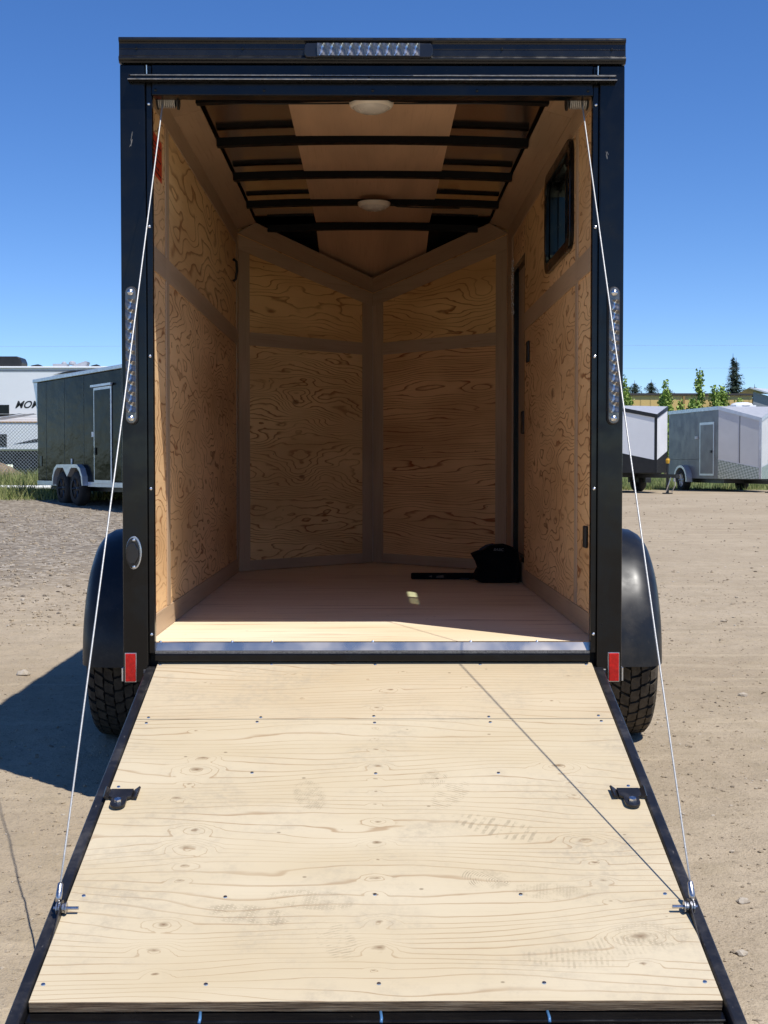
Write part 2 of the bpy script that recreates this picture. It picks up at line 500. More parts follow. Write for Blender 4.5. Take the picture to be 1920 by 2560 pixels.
def ground_mat():
    g = G('dirt_lot')
    co = g.coord()
    sep = g.n('ShaderNodeSeparateXYZ', {0: co})
    n1 = g.noise(co, 0.55, 5, 0.6)
    n2 = g.noise(co, 5.0, 6, 0.65)
    n3 = g.noise(co, 34.0, 4, 0.7)
    n4 = g.noise(co, 130.0, 2, 0.6)
    col = g.ramp(n1, [(0.30, (0.36, 0.285, 0.195)), (0.70, (0.46, 0.375, 0.265))])
    col = g.mix(g.mrange(n2, 0.42, 0.72, 0, 0.5), col, (0.325, 0.262, 0.172))
    col = g.mix(g.mrange(n3, 0.52, 0.72, 0, 0.55), col, (0.20, 0.155, 0.11))
    col = g.mix(g.mrange(n4, 0.58, 0.70, 0, 0.6), col, (0.17, 0.145, 0.12))
    col = g.mix(g.mrange(n4, 0.36, 0.28, 0, 0.35), col, (0.58, 0.49, 0.37))
    # scuffed drive lines
    tr = g.noise(g.mapping(co, rot=(0, 0, rad(28)), sc=(0.35, 5.0, 1)), 1.0, 4, 0.6)
    col = g.mix(g.mrange(tr, 0.54, 0.72, 0, 0.45), col, (0.56, 0.46, 0.32))
    tr2 = g.noise(g.mapping(co, rot=(0, 0, rad(-17)), sc=(0.25, 3.2, 1)), 1.0, 5, 0.65)
    col = g.mix(g.mrange(tr2, 0.56, 0.72, 0, 0.35), col, (0.29, 0.232, 0.155))
    # coarse grey gravel on the left side of the lot
    gx = g.math('ADD', sep.outputs[0], g.math('MULTIPLY', g.math('SUBTRACT', g.noise(co, 0.35, 3), 0.5), 5.0))
    gy = g.math('ADD', sep.outputs[1], g.math('MULTIPLY', g.math('SUBTRACT', g.noise(co, 0.3, 3), 0.5), 6.0))
    gm = g.math('MULTIPLY', g.mrange(gx, -1.0, -4.0), g.mrange(gy, 3.5, 11.0))
    vc = g.voronoi(co, 13.0, out=1)
    vd = g.voronoi(co, 13.0)
    gcol = g.ramp(g.n('ShaderNodeSeparateXYZ', {0: vc}).outputs[0], [(0.1, (0.12, 0.105, 0.09)), (0.5, (0.27, 0.235, 0.19)), (0.9, (0.44, 0.39, 0.32))])
    gcol = g.mix(g.mrange(vd, 0.35, 0.75, 0, 0.7), gcol, (0.16, 0.125, 0.09))
    col = g.mix(g.math('MULTIPLY', gm, 0.85), col, gcol)
    # grassy margin
    edge = g.math('ADD', sep.outputs[1], g.math('MULTIPLY', g.math('SUBTRACT', g.noise(co, 0.6, 4), 0.5), 3.0))
    ledge = g.math('MULTIPLY', g.mrange(edge, 24.6, 25.8), g.mrange(sep.outputs[0], 1.0, -3.0))
    redge = g.math('MULTIPLY', g.mrange(edge, 39.8, 41.4), g.mrange(sep.outputs[0], -3.0, 1.0))
    gr = g.ramp(g.noise(co, 2.4, 5, 0.7), [(0.35, (0.07, 0.10, 0.028)), (0.55, (0.12, 0.15, 0.045)), (0.72, (0.30, 0.25, 0.12))])
    col = g.mix(g.math('MAXIMUM', ledge, redge), col, gr)
    g.p(col=col, rough=0.95, spec=0.15)
    hgt = g.math('ADD', g.math('MULTIPLY', n3, 0.6), g.math('ADD', g.math('MULTIPLY', n4, 0.25), g.math('MULTIPLY', n2, 0.5)))
    hgt = g.math('ADD', hgt, g.math('MULTIPLY', g.math('MULTIPLY', g.mrange(vd, 0.7, 0.0), gm), 0.9))
    g.bump(hgt, 0.75, 0.022)
    return g.m

def axis_pts(lo, hi, step, far_lo, far_hi, gr=1.35):
    a = list(np.arange(lo, hi + 1e-6, step))
    d = step; x = a[-1]
    up = []
    while x < far_hi:
        d *= gr; x += d; up.append(min(x, far_hi))
    d = step; x = a[0]; dn = []
    while x > far_lo:
        d *= gr; x -= d; dn.append(max(x, far_lo))
    return np.array(dn[::-1] + a + up)

xs = axis_pts(-4.2, 4.2, 0.035, -900, 900, 1.12)
ys = axis_pts(-3.2, 9.0, 0.045, -60, 1500, 1.06)
XX, YY = np.meshgrid(xs, ys)
ZZ = gz(XX, YY) + relief(XX, YY)
pad = np.exp(-(((np.abs(XX) - 1.17) / 0.22) ** 4 + ((YY - 1.35) / 0.3) ** 4)) if True else 0
ZZ = ZZ * (1 - pad) + (-0.004) * pad
nx, ny = len(xs), len(ys)
vv = np.stack([XX.ravel(), YY.ravel(), ZZ.ravel()], 1)
idx = np.arange(nx * ny).reshape(ny, nx)
ff = np.stack([idx[:-1, :-1].ravel(), idx[:-1, 1:].ravel(), idx[1:, 1:].ravel(), idx[1:, :-1].ravel()], 1)
gme = bpy.data.meshes.new('ground')
gme.from_pydata(vv.tolist(), [], ff.tolist())
gme.polygons.foreach_set('use_smooth', [True] * len(gme.polygons))
gme.materials.append(ground_mat())
ground = link('ground', gme)
ground['kind'] = 'structure'; ground['label'] = 'dusty tan dirt lot with scattered gravel'

def ground_z(x, y):
    x = np.asarray(x, float); y = np.asarray(y, float)
    z = gz(x, y) + relief(x, y)
    pd = np.exp(-(((np.abs(x) - 1.17) / 0.22) ** 4 + ((y - 1.35) / 0.3) ** 4))
    return z * (1 - pd) - 0.004 * pd

# ------------------------------------------------------------------ loose stones (joined, uncountable)
def stones(name, pts, mat, label):
    """pts: list of (x, y, r)"""
    ico = bmesh.new(); bmesh.ops.create_icosphere(ico, subdivisions=1, radius=1.0)
    iv = np.array([v.co[:] for v in ico.verts]); jf = np.array([[v.index for v in f.verts] for f in ico.faces]); ico.free()
    r2 = np.random.RandomState(11)
    V = []; Fc = []
    for k, (x, y, r) in enumerate(pts):
        q = iv * (1 + r2.uniform(-0.28, 0.28, (len(iv), 1)))
        q = q * np.array([r * r2.uniform(0.8, 1.5), r * r2.uniform(0.7, 1.2), r * r2.uniform(0.45, 0.8)])
        a = r2.uniform(0, 6.28); ca, sa = math.cos(a), math.sin(a)
        q = q @ np.array([[ca, sa, 0], [-sa, ca, 0], [0, 0, 1]])
        q += np.array([x, y, float(ground_z(x, y)) + r * 0.12])
        Fc.append(jf + len(V) * len(iv)); V.append(q)
    me = bpy.data.meshes.new(name)
    me.from_pydata(np.concatenate(V).tolist(), [], np.concatenate(Fc).tolist())
    me.materials.append(mat)
    o = link(name, me)
    o['kind'] = 'stuff'; o['label'] = label
    return o

def stone_mat():
    g = G('lot_stone')
    isl = g.n('ShaderNodeNewGeometry').outputs['Random Per Island']
    col = g.ramp(isl, [(0.0, (0.15, 0.125, 0.10)), (0.3, (0.30, 0.24, 0.17)), (0.8, (0.40, 0.325, 0.23)), (1.0, (0.47, 0.42, 0.35))])
    col = g.mix(g.mrange(g.noise(g.coord(), 60, 3), 0.4, 0.7, 0, 0.5), col, (0.34, 0.27, 0.18))
    g.p(col=col, rough=0.9, spec=0.2)
    return g.m

rs = np.random.RandomState(5)
pts = []
for _ in range(17000):                                           # small stones, denser on the left
    y = -3.0 + 12.0 * rs.rand() ** 1.3
    hw = (y + 5.1) * 0.30 + 0.5
    x = rs.uniform(-hw, hw)
    if vnoise(np.array(x * 1.4), np.array(y * 1.4), 9) < 0.42 and rs.rand() < 0.55:
        continue
    pts.append((x, y, 0.0026 + 0.0075 * rs.rand() ** 3.5))
for _ in range(6500):                                           # gravel belt
    y = 5.0 + 17.0 * rs.rand()
    x = rs.uniform(-(y + 5.1) * 0.29 - 0.3, -0.5 - 0.1 * y)
    pts.append((x, y, 0.006 + 0.018 * rs.rand() ** 3))
for _ in range(900):
    y = 4.0 + 26.0 * rs.rand()
    x = rs.uniform(1.2 + 0.1 * y, (y + 5.1) * 0.29 + 0.3)
    pts.append((x, y, 0.006 + 0.016 * rs.rand() ** 3))
stones('gravel', pts, stone_mat(), 'loose small gravel scattered over the dirt lot')
SM = stone_mat()
for (x, y, r, lab) in ((1.11, -1.07, 0.017, 'largest pale stone right of the ramp, level with the right cable clamp'),
                       (-2.06, 2.90, 0.034, 'largest stone left of the trailer, just outside its shadow'),
                       (2.03, 2.30, 0.022, 'small grey stone on open dirt beyond the right wheel'),
                       (0.99, -1.50, 0.014, 'brown stone beside the lower right end of the ramp')):
    bm = bmesh.new(); bmesh.ops.create_icosphere(bm, subdivisions=2, radius=r)
    for v in bm.verts:
        v.co *= 1 + rng.uniform(-0.2, 0.2); v.co.z *= 0.7; v.co.x *= 1.25
    me = bpy.data.meshes.new('stone'); bm.to_mesh(me); bm.free(); me.materials.append(SM)
    tag(link('stone', me, loc=(x, y, float(ground_z(x, y)) + r * 0.25)), lab, 'stone')

# ------------------------------------------------------------------ cargo trailer
T = thing('cargo_trailer', 'black enclosed cargo trailer seen from behind with its plywood ramp door lowered', 'trailer')
IW, EW, YV, YA = 0.85, 0.921, 3.46, 4.32           # inner half width, outer half width, V start, V apex
ZF = 0.60

# --- exterior skin (closed shell outside the linings)
mb = MB(); mb.box(-EW, -0.868, 0.03, YV + 0.03, 0.47, 2.80)
sk = build(mb, 'side_skin', MAT['skin_black'], T)
mb = MB()                                                        # right skin with openings for window and side door
WY0, WY1, WZ0, WZ1 = 0.705, 1.47, 2.215, 2.64
DY0, DY1, DZ0, DZ1 = 2.52, 3.15, 0.72, 2.46
for (y0, y1, z0, z1) in ((0.03, WY0, 0.47, 2.80), (WY0, WY1, 0.47, WZ0), (WY0, WY1, WZ1, 2.80), (WY1, YV + 0.03, 0.47, 2.80)):
    mb.box(0.905, EW, y0, y1, z0, z1)
build(mb, 'side_skin', MAT['skin_black'], T)
vdir = Vector((0.85, 0.86, 0)).normalized(); vn = Vector((-0.86, 0.85, 0)).normalized()
for sx in (-1, 1):
    a = Vector((sx * EW, YV + 0.03, 0.47)); b = Vector((0, YA + 0.085, 0.47))
    mb = MB()
    mb.prism([a, b, b + Vector((0, 0, 2.16)), a + Vector((0, 0, 2.33))], Vector((-sx * 0.02, -0.02, 0)))
    build(mb, 'nose_skin', MAT['skin_black'], T)
# roof sheet: crowned, continued by the sloped nose
def crown(x):
    return 0.028 * (1 - (x / EW) ** 2)
mb = MB()
NX = 12
xsr = [-EW + 2 * EW * i / NX for i in range(NX + 1)]
for i in range(NX):
    x0, x1 = xsr[i], xsr[i + 1]
    for (ya, za, yb, zb, w0, w1) in ((0.02, 2.802, YV, 2.80, 1, 1), (YV, 2.80, YA + 0.08, 2.575, 1, 0)):
        p = [(x0 * w0, ya, za + crown(x0) * w0), (x1 * w0, ya, za + crown(x1) * w0), (x1 * w1, yb, zb + crown(x1) * w1), (x0 * w1, yb, zb + crown(x0) * w1)]
        if w1 == 0:
            p = p[:3]
        mb.poly(p)
        mb.poly([(q[0], q[1], q[2] + 0.012) for q in p][::-1])
build(mb, 'roof_skin', MAT['roofskin'], T, smooth=True)

# --- floor
mb = MB()
for (ya, yb, k) in ((0.0, 1.22, 0), (1.222, 2.44, 1), (2.442, YV, 2)):
    m2 = MB()
    ou, ov = rnduv()
    m2.obox((-0.868, ya, 0.575), (1, 0, 0), (0, 1, 0), (0, 0, 1), 1.736, yb - ya, 0.025, ou, ov)
    build(m2, 'floor_sheet', MAT['ply_floor'], T)
m2 = MB(); m2.prism([(-0.868, YV + 0.002, 0.575), (0.868, YV + 0.002, 0.575), (0, YA + 0.02, 0.575)], (0, 0, 0.025), 3, 9, (1, 0, 0), (0, 1, 0))
build(m2, 'floor_sheet', MAT['ply_floor'], T)
build(MB().box(-0.90, 0.90, 0.04, YV, 0.47, 0.572), 'chassis', MAT['flatblack'], T)
build(MB().prism([(-0.90, YV + 0.001, 0.47), (0.90, YV + 0.001, 0.47), (0, YA + 0.06, 0.47)], (0, 0, 0.10)), 'chassis', MAT['flatblack'], T)

# --- wall linings. local panel helper for side walls
def side_panel(sx, y0, y1, z0, z1, mat, proud=0.0, th=0.016, name='plywood_panel', vert=False, par=T, bev=0.0):
    ou, ov = rnduv()
    m = MB()
    x = sx * (IW - proud)
    if vert:
        m.obox((x, y0, z0), (0, 0, 1), (0, 1, 0), (sx, 0, 0), z1 - z0, y1 - y0, th, ou, ov)
    else:
        m.obox((x, y0, z0), (0, 1, 0), (0, 0, 1), (sx, 0, 0), y1 - y0, z1 - z0, th, ou, ov)
    return build(m, name, mat, par, bevel=bev)

JY0, JY1 = 0.475, 0.575
side_panel(-1, 0.012, 0.49, 0.602, 2.80, MAT['ply_wall'])
side_panel(-1, 0.492, YV, 0.602, 2.07, MAT['ply_wall'])
side_panel(-1, 0.492, YV, 2.072, 2.80, MAT['ply_wall_up'])
# right: strips around the window and the side door
side_panel(1, 0.012, 0.545, 0.602, 2.80, MAT['ply_wall'])
side_panel(1, 0.547, DY0, 0.602, 2.07, MAT['ply_wall'])
side_panel(1, 0.547, WY0, 2.072, 2.80, MAT['ply_wall'])
side_panel(1, WY0, WY1, 2.072, WZ0, MAT['ply_wall'])
side_panel(1, WY0, WY1, WZ1, 2.80, MAT['ply_wall'])
side_panel(1, WY1, DY0, 2.072, 2.80, MAT['ply_wall_up'])
side_panel(1, DY0, DY1, DZ1, 2.80, MAT['ply_wall'])
side_panel(1, DY1, YV, 0.602, 2.80, MAT['trim'])
side_panel(1, DY0, DY1, 0.602, DZ0, MAT['trim'])
# trims (proud)
def trim_strip(sx, y0, y1, z0, z1, vert=False, pr=0.006):
    return side_panel(sx, y0, y1, z0, z1, MAT['trim'], proud=pr, th=0.0055, name='trim_strip', vert=vert, bev=0.0008)
for sx in (-1, 1):
    ye = YV - 0.006 if sx < 0 else DY0 - 0.004
    trim_strip(sx, 0.012, ye, 0.602, 0.688)
    trim_strip(sx, 0.012, 0.498 if sx < 0 else 0.535, 2.022, 2.116)
    trim_strip(sx, 0.582 if sx < 0 else 0.598, ye - 0.075 if sx < 0 else ye, 2.022, 2.116)
    trim_strip(sx, 0.012, YV - 0.006, 2.648, 2.742)
trim_strip(-1, 0.50, 0.58, 0.690, 2.646, True)
trim_strip(1, 0.537, 0.596, 0.690, 2.646, True)
trim_strip(-1, 3.385, YV - 0.006, 0.690, 2.646, True)
trim_strip(1, 3.17, YV - 0.006, 0.690, 2.646, True)

# V walls
def vpanel(sx, t0, t1, zfun0, zfun1, mat, proud=0.0, th=0.014, name='plywood_panel', vert=False):
    """t: metres along the wall from the side corner to the apex"""
    A = Vector((sx * IW, YV, 0)); D = (Vector((0, YA, 0)) - A).normalized()
    N = Vector((-sx * 0.711, -0.703, 0))
    ou, ov = rnduv()
    L = (Vector((0, YA, 0)) - A).length
    P = [A + D * t0 + N * proud, A + D * t1 + N * proud]
    z = [zfun0(t0 / L), zfun0(t1 / L), zfun1(t1 / L), zfun1(t0 / L)]
    q = [P[0] + Vector((0, 0, z[0])), P[1] + Vector((0, 0, z[1])), P[1] + Vector((0, 0, z[2])), P[0] + Vector((0, 0, z[3]))]
    m = MB()
    if vert:
        m.prism(q, -N * th, ou, ov, (0, 0, 1), D)
    else:
        m.prism(q, -N * th, ou, ov, D, (0, 0, 1))
    return build(m, name, mat, T)
LV = math.hypot(0.85, 0.86)
k = lambda c: (lambda f: c)
ztop = lambda f: 2.715 - 0.262 * f
zlow = lambda f: 2.625 - 0.262 * f
zall = lambda f: 2.80 - 0.24 * f
for sx in (-1, 1):
    vpanel(sx, 0, LV, k(0.602), k(2.07), MAT['ply_front' if sx < 0 else 'ply_front_red'])
    vpanel(sx, 0, LV, k(2.072), zall, MAT['ply_front_up'])
    vpanel(sx, 0.008, 0.098, k(0.604), zlow, MAT['trim'], 0.006, 0.0055, 'trim_strip', True)
    vpanel(sx, LV - 0.103, LV - 0.007, k(0.604), zlow, MAT['trim'], 0.006, 0.0055, 'trim_strip', True)
    vpanel(sx, 0.1, LV - 0.105, k(0.604), k(0.668), MAT['trim'], 0.006, 0.0055, 'trim_strip')
    vpanel(sx, 0.1, LV - 0.105, k(2.030), k(2.112), MAT['trim'], 0.006, 0.0055, 'trim_strip')
    vpanel(sx, 0.008, LV - 0.007, lambda f: zlow(f) + 0.002, ztop, MAT['trim'], 0.007, 0.0065, 'trim_strip')
# pale caulk bead in the V apex and corners
m = MB(); m.tube([(0, YA - 0.004, 0.61), (0, YA - 0.004, 2.45)], 0.0035, 6)
build(m, 'corner_bead', MAT['white'], T)

# coves
for sx in (-1, 1):
    for (ya, yb) in ((0.03, 0.735), (0.739, 2.95), (2.954, YV)):
        m = MB()
        ou, ov = rnduv()
        ins = 0.05 if yb == YV else 0
        q = [(sx * (IW - 0.001), ya, 2.744), (sx * (IW - 0.001), yb, 2.744), (sx * 0.728, yb - ins, 2.778), (sx * 0.728, ya, 2.778)]
        m.prism(q, (0, 0, 0.006), ou, ov, (0, 1, 0), (1, 0, 0))
        build(m, 'cove_panel', MAT['cove'], T)
    m = MB()
    ou, ov = rnduv()
    q = [(sx * 0.845, YV + 0.001, 2.722), (0, YA - 0.002, 2.460), (0, YA - 0.155, 2.535), (sx * 0.728, YV - 0.045, 2.774)]
    m.prism(q, (0, 0, 0.006), ou, ov, Vector((sx * -0.85, 0.86, 0)).normalized(), Vector((sx * 0.86, 0.85, 0)).normalized())
    build(m, 'cove_panel', MAT['cove'], T)

# roof bows and luan ceiling strips
BOWS = [0.54, 1.285, 2.03, 2.775, 3.51]
for yb in BOWS:
    m = MB()
    n = 12
    hw = 0.724 if yb < 3.4 else 0.66
    dz = 0.0 if yb < 3.4 else -0.012
    for i in range(n):
        xa = -hw + 2 * hw * i / n; xb = -hw + 2 * hw * (i + 1) / n
        za = 2.748 + 0.018 * (1 - (xa / hw) ** 2) + dz; zb = 2.748 + 0.018 * (1 - (xb / hw) ** 2) + dz
        A = [(xa, yb - 0.024, za), (xa, yb + 0.024, za), (xa, yb + 0.024, za + 0.038), (xa, yb - 0.024, za + 0.038)]
        B = [(xb, yb - 0.024, zb), (xb, yb + 0.024, zb), (xb, yb + 0.024, zb + 0.038), (xb, yb - 0.024, zb + 0.038)]
        for j in range(4):
            jj = (j + 1) % 4
            m.poly([A[j], A[jj], B[jj], B[j]])
    build(m, 'roof_bow', MAT['bow'], T)
ends = [0.03] + BOWS
for i in range(len(BOWS)):
    ya, yb = ends[i] + (0.026 if i else 0), ends[i + 1] - 0.026
    ou, ov = rnduv()
    m = MB()
    for j in range(6):
        xa = -0.356 + 0.712 * j / 6; xb = -0.356 + 0.712 * (j + 1) / 6
        za = 2.786 + 0.01 * (1 - (xa / 0.8) ** 2); zb = 2.786 + 0.01 * (1 - (xb / 0.8) ** 2)
        m.poly([(xa, ya, za), (xa, yb, za), (xb, yb, zb), (xb, ya, zb)], [(ou + ya, ov + xa), (ou + yb, ov + xa), (ou + yb, ov + xb), (ou + ya, ov + xb)])
    build(m, 'ceiling_panel', MAT['ceil'], T)
m = MB()
m.poly([(-0.356, 3.54, 2.772), (0.356, 3.54, 2.772), (0.35, 3.96, 2.648), (0, 4.30, 2.545), (-0.35, 3.96, 2.648)], [(3.54, 0), (3.54, .7), (3.96, .7), (4.3, .35), (3.96, 0)])
build(m, 'ceiling_panel', MAT['ceil'], T)
# dark under-roof lining of the sloped nose
m = MB()
m.poly([(-0.80, 3.50, 2.786), (0.80, 3.50, 2.786), (0, YA + 0.03, 2.556)])
build(m, 'nose_lining', MAT['bow'], T)

# dome lights
for (y, z, dx) in ((0.60, 2.775, -0.006), (2.66, 2.758, 0.007)):
    m = MB(); m.lathe([(0.0, 0.092), (-0.012, 0.092), (-0.022, 0.085), (-0.024, 0.078)], 'Z', 28, (dx, y, z))
    o = build(m, 'dome_light', MAT['white'], T, smooth=True)
    m = MB(); m.lathe([(-0.022, 0.078), (-0.034, 0.066), (-0.042, 0.045), (-0.046, 0.0)], 'Z', 28, (dx, y, z))
    build(m, 'light_lens', MAT['opal'], o, smooth=True)
# loose wiring along the ceiling beside each light
for pp in ([(0.09, 0.60, 2.770), (0.13, 0.57, 2.762), (0.22, 0.55, 2.757), (0.40, 0.53, 2.752), (0.7, 0.53, 2.754)],
           [(0.10, 2.66, 2.752), (0.14, 2.72, 2.748), (0.26, 2.76, 2.75), (0.5, 2.77, 2.748)],
           [(-0.09, 0.60, 2.770), (-0.2, 0.56, 2.758), (-0.45, 0.54, 2.752), (-0.7, 0.53, 2.754)]):
    m = MB(); m.tube(pp, 0.004, 6)
    build(m, 'light_wire', MAT['flatblack'], T, smooth=True)

# --- rear frame
def post_profile(sx):
    m = MB()
    m.box(min(sx * 0.838, sx * 0.931), max(sx * 0.838, sx * 0.931), -0.038, 0.03, 0.455, 2.742)
    return m
for sx in (-1, 1):
    p = build(post_profile(sx), 'rear_post', MAT['black'], T, bevel=0.006, segs=3)
    m = MB(); m.box(min(sx * 0.815, sx * 0.8375), max(sx * 0.815, sx * 0.8375), -0.026, 0.010, 0.563, 2.742)
    build(m, 'inner_flange', MAT['black'], p, bevel=0.003)
    m = MB(); m.box(min(sx * 0.818, sx * 0.848), max(sx * 0.818, sx * 0.848), 0.0105, 0.022, 0.602, 2.70)
    build(m, 'edge_trim', MAT['alu'], p)
build(MB().box(-0.8145, 0.8145, -0.036, 0.03, 2.629, 2.742), 'header', MAT['black'], T, bevel=0.004)
# roof cap: ribbed extrusion
def rib(cy, cz, r, a0, a1, n=8):
    return [(cy - r * math.sin(rad(a0 + (a1 - a0) * i / n)), cz + r * math.cos(rad(a0 + (a1 - a0) * i / n))) for i in range(n + 1)]
prof = [(0.03, 2.838)] + rib(-0.046, 2.829, 0.009, 0, 165) + [(-0.044, 2.815), (-0.0445, 2.797), (-0.0460, 2.7955), (-0.0445, 2.794), (-0.0445, 2.773)] + rib(-0.046, 2.760, 0.0095, 15, 165) + [(-0.045, 2.745), (0.03, 2.745)]
m = MB(); m.prism([(-0.932, y, z) for (y, z) in prof], (1.864, 0, 0))
cap = build(m, 'roof_cap', MAT['satin'], T)
# drip rail
prof = [(-0.037, 2.704), (-0.046, 2.704), (-0.048, 2.699), (-0.044, 2.695), (-0.044, 2.684), (-0.072, 2.681), (-0.073, 2.676), (-0.050, 2.674), (-0.037, 2.676)]
m = MB(); m.prism([(-0.897, y, z) for (y, z) in prof], (1.794, 0, 0))
rail = build(m, 'drip_rail', MAT['satin'], T)
m = MB(); m.box(-0.890, 0.893, -0.0485, -0.0465, 2.6985, 2.7015); m2 = MB(); m2.box(-0.896, 0.896, -0.0745, -0.0725, 2.6765, 2.6800)
build(m, 'pale_lip', MAT['scratch_lip'], rail); build(m2, 'pale_lip', MAT['scratch_lip'], rail)  # thin pale grey strips along the two rail edges
for x in (-0.83, 0.83):
    m = MB(); m.tube([(x, -0.047, 2.703), (x, -0.050, 2.735)], 0.0028, 6)
    build(m, 'rail_pin', MAT['zinc'], T)

for (x, z, h, w_, tl_) in ((-0.893, 2.442, 0.075, 0.010, 0.006), (0.868, 2.40, 0.05, 0.006, -0.004)):
    for q in range(5):
        xx = x + rng.uniform(-w_, w_) * 0.5; z0 = z + rng.uniform(-0.3, 0.3) * h; hh = h * rng.uniform(0.15, 0.5); t_ = rng.uniform(0.0006, 0.0016)
        m = MB(); m.prism([(xx, -0.0386, z0), (xx + t_, -0.0386, z0), (xx + tl_ + t_, -0.0386, z0 + hh), (xx + tl_, -0.0386, z0 + hh)], (0, -0.0003, 0))
        build(m, 'paint_scratch', MAT['scratch_lip'], T)

# screws
bm = bmesh.new(); bmesh.ops.create_uvsphere(bm, u_segments=10, v_segments=6, radius=0.006)
for v in bm.verts: v.co.y *= 0.6
scr_me = bpy.data.meshes.new('screw'); bm.to_mesh(scr_me); bm.free()
scr_me.materials.append(MAT['zinc'])
bm = bmesh.new(); bmesh.ops.create_uvsphere(bm, u_segments=10, v_segments=6, radius=0.0055)
for v in bm.verts: v.co.y *= 0.6
scb_me = bpy.data.meshes.new('screw'); bm.to_mesh(scb_me); bm.free()
scb_me.materials.append(MAT['black'])
for x in (-0.868, -0.478, 0.475, 0.88):
    link('screw', scb_me, T, (x, -0.046, 2.797))
for x in (-0.875, -0.405, -0.014, 0.36, 0.872):
    link('screw', scb_me, T, (x, -0.046, 2.689))
for x in (-0.80, -0.40, 0.0, 0.385, 0.795):
    link('screw', scb_me, T, (x, -0.038, 2.648))
for sx in (-1, 1):
    for z in (2.60, 2.15, 1.672, 1.18, 0.635):
        link('screw', scr_me, T, (sx * 0.827, -0.027, z))

# brake light bar
def cell(along, du, dw):
    """one reflector cell: a shallow twisted bowl with a diagonal glint put in as brighter metal, facing -Y"""
    m = MB()
    n = 9
    P = lambda a, b, c: (a, c, b) if along == 'X' else (b, c, a)
    for i in range(n):
        for j in range(n):
            def z(a, b):
                s = math.sin(a * 2.6 + b * 1.7) * 0.0016
                return s + 0.0022 * max(0, 1 - (a * a + b * b))
            q = []
            for (ii, jj) in ((i, j), (i + 1, j), (i + 1, j + 1), (i, j + 1)):
                a = -1 + 2 * ii / n; b = -1 + 2 * jj / n
                q.append(P(a * du / 2, b * dw / 2, z(a, b)))
            m.poly(q)
    me = m.mesh('lens_cell', MAT['darkcell'], True)
    me.materials.append(MAT['cell_glint'])
    for p in me.polygons:
        c = p.center
        a, b = (c.x / (du / 2), c.z / (dw / 2)) if along == 'X' else (c.z / (du / 2), c.x / (dw / 2))
        d = abs(a - 0.62 * b + 0.18 * math.sin(3 * b)) if along == 'X' else abs(b - 0.62 * a + 0.18 * math.sin(3 * a))
        if d < 0.13:
            p.material_index = 1  # diagonal glint coloured in as a brighter stripe
    fixn(me)
    return me
m = MB()
pr = []
for a in range(9):
    t = math.pi * (0.5 + a / 8)
    pr.append((-0.236 + 0.0 + 0.012 * math.cos(t) - 0.004, 2.785 + 0.0265 * math.sin(t)))
for a in range(9):
    t = math.pi * (-0.5 + a / 8)
    pr.append((0.206 + 0.012 * math.cos(t) + 0.004, 2.785 + 0.0265 * math.sin(t)))
m.prism([(x, -0.044, z) for (x, z) in pr], (0, -0.026, 0))
bl = build(m, 'brake_light', MAT['led_base'], T, bevel=0.004)
cm = cell('X', 0.0342, 0.045)
for i in range(11):
    link('lens_cell', cm, bl, (-0.190 + 0.0342 * i + 0.004, -0.0755, 2.787))
# tail lights
cv = cell('Z', 0.0378, 0.036)
for sx in (-1, 1):
    cx = sx * 0.8925
    def caps(r, zlo, zhi):
        q = []
        for a in range(11):
            t = math.pi * a / 10
            q.append((cx + r * math.cos(t), zhi - r + r * math.sin(t)))
        for a in range(11):
            t = math.pi + math.pi * a / 10
            q.append((cx + r * math.cos(t), zlo + r + r * math.sin(t)))
        return q
    m = MB(); m.prism([(x, -0.037, z) for (x, z) in caps(0.0235, 1.417, 1.928)], (0, -0.012, 0))
    tl = build(m, 'tail_light', MAT['flatblack'], T, bevel=0.002)
    m = MB(); m.prism([(x, -0.048, z) for (x, z) in caps(0.0195, 1.421, 1.924)], (0, -0.012, 0))
    build(m, 'lens', MAT['bezel'], tl, bevel=0.003)
    for i in range(11):
        link('lens_cell', cv, tl, (cx, -0.066, 1.481 + 0.0378 * i))
    for z in (1.441, 1.904):
        m = MB(); m.lathe([(-0.060, 0.012), (-0.066, 0.011), (-0.066, 0.007), (-0.070, 0.006), (-0.071, 0.0)], 'Y', 14, (cx, 0, z))
        build(m, 'end_bolt', MAT['zinc'], tl, smooth=True)
# clearance lamp low on the left post: oval base with a six-sided dark lens
m = MB(); m.prism([(-0.889 + 0.030 * math.cos(t) * (1 if math.cos(t) > 0 else 1.0), -0.0365, 0.942 + 0.062 * math.sin(t)) for t in [2 * math.pi * i / 28 for i in range(28)]], (0, -0.008, 0))
lp = build(m, 'marker_lamp', MAT['alu'], T, bevel=0.002)
m = MB(); m.prism([(-0.891 + 0.026 * math.cos(t), -0.0445, 0.941 + 0.057 * math.sin(t)) for t in [2 * math.pi * i / 28 for i in range(28)]], (0, -0.010, 0))
build(m, 'lamp_base', MAT['led_base'], lp, bevel=0.002)
hx = [(-0.912, 0.966), (-0.899, 0.982), (-0.882, 0.978), (-0.868, 0.956), (-0.868, 0.926), (-0.882, 0.902), (-0.899, 0.898), (-0.912, 0.914)]
m = MB(); m.prism([(x, -0.0545, z) for (x, z) in hx], (0, -0.010, 0))
build(m, 'lamp_lens', MAT['led_base'], lp, bevel=0.004)
for z in (0.990, 0.890):
    link('screw', scr_me, lp, (-0.886, -0.056, z))
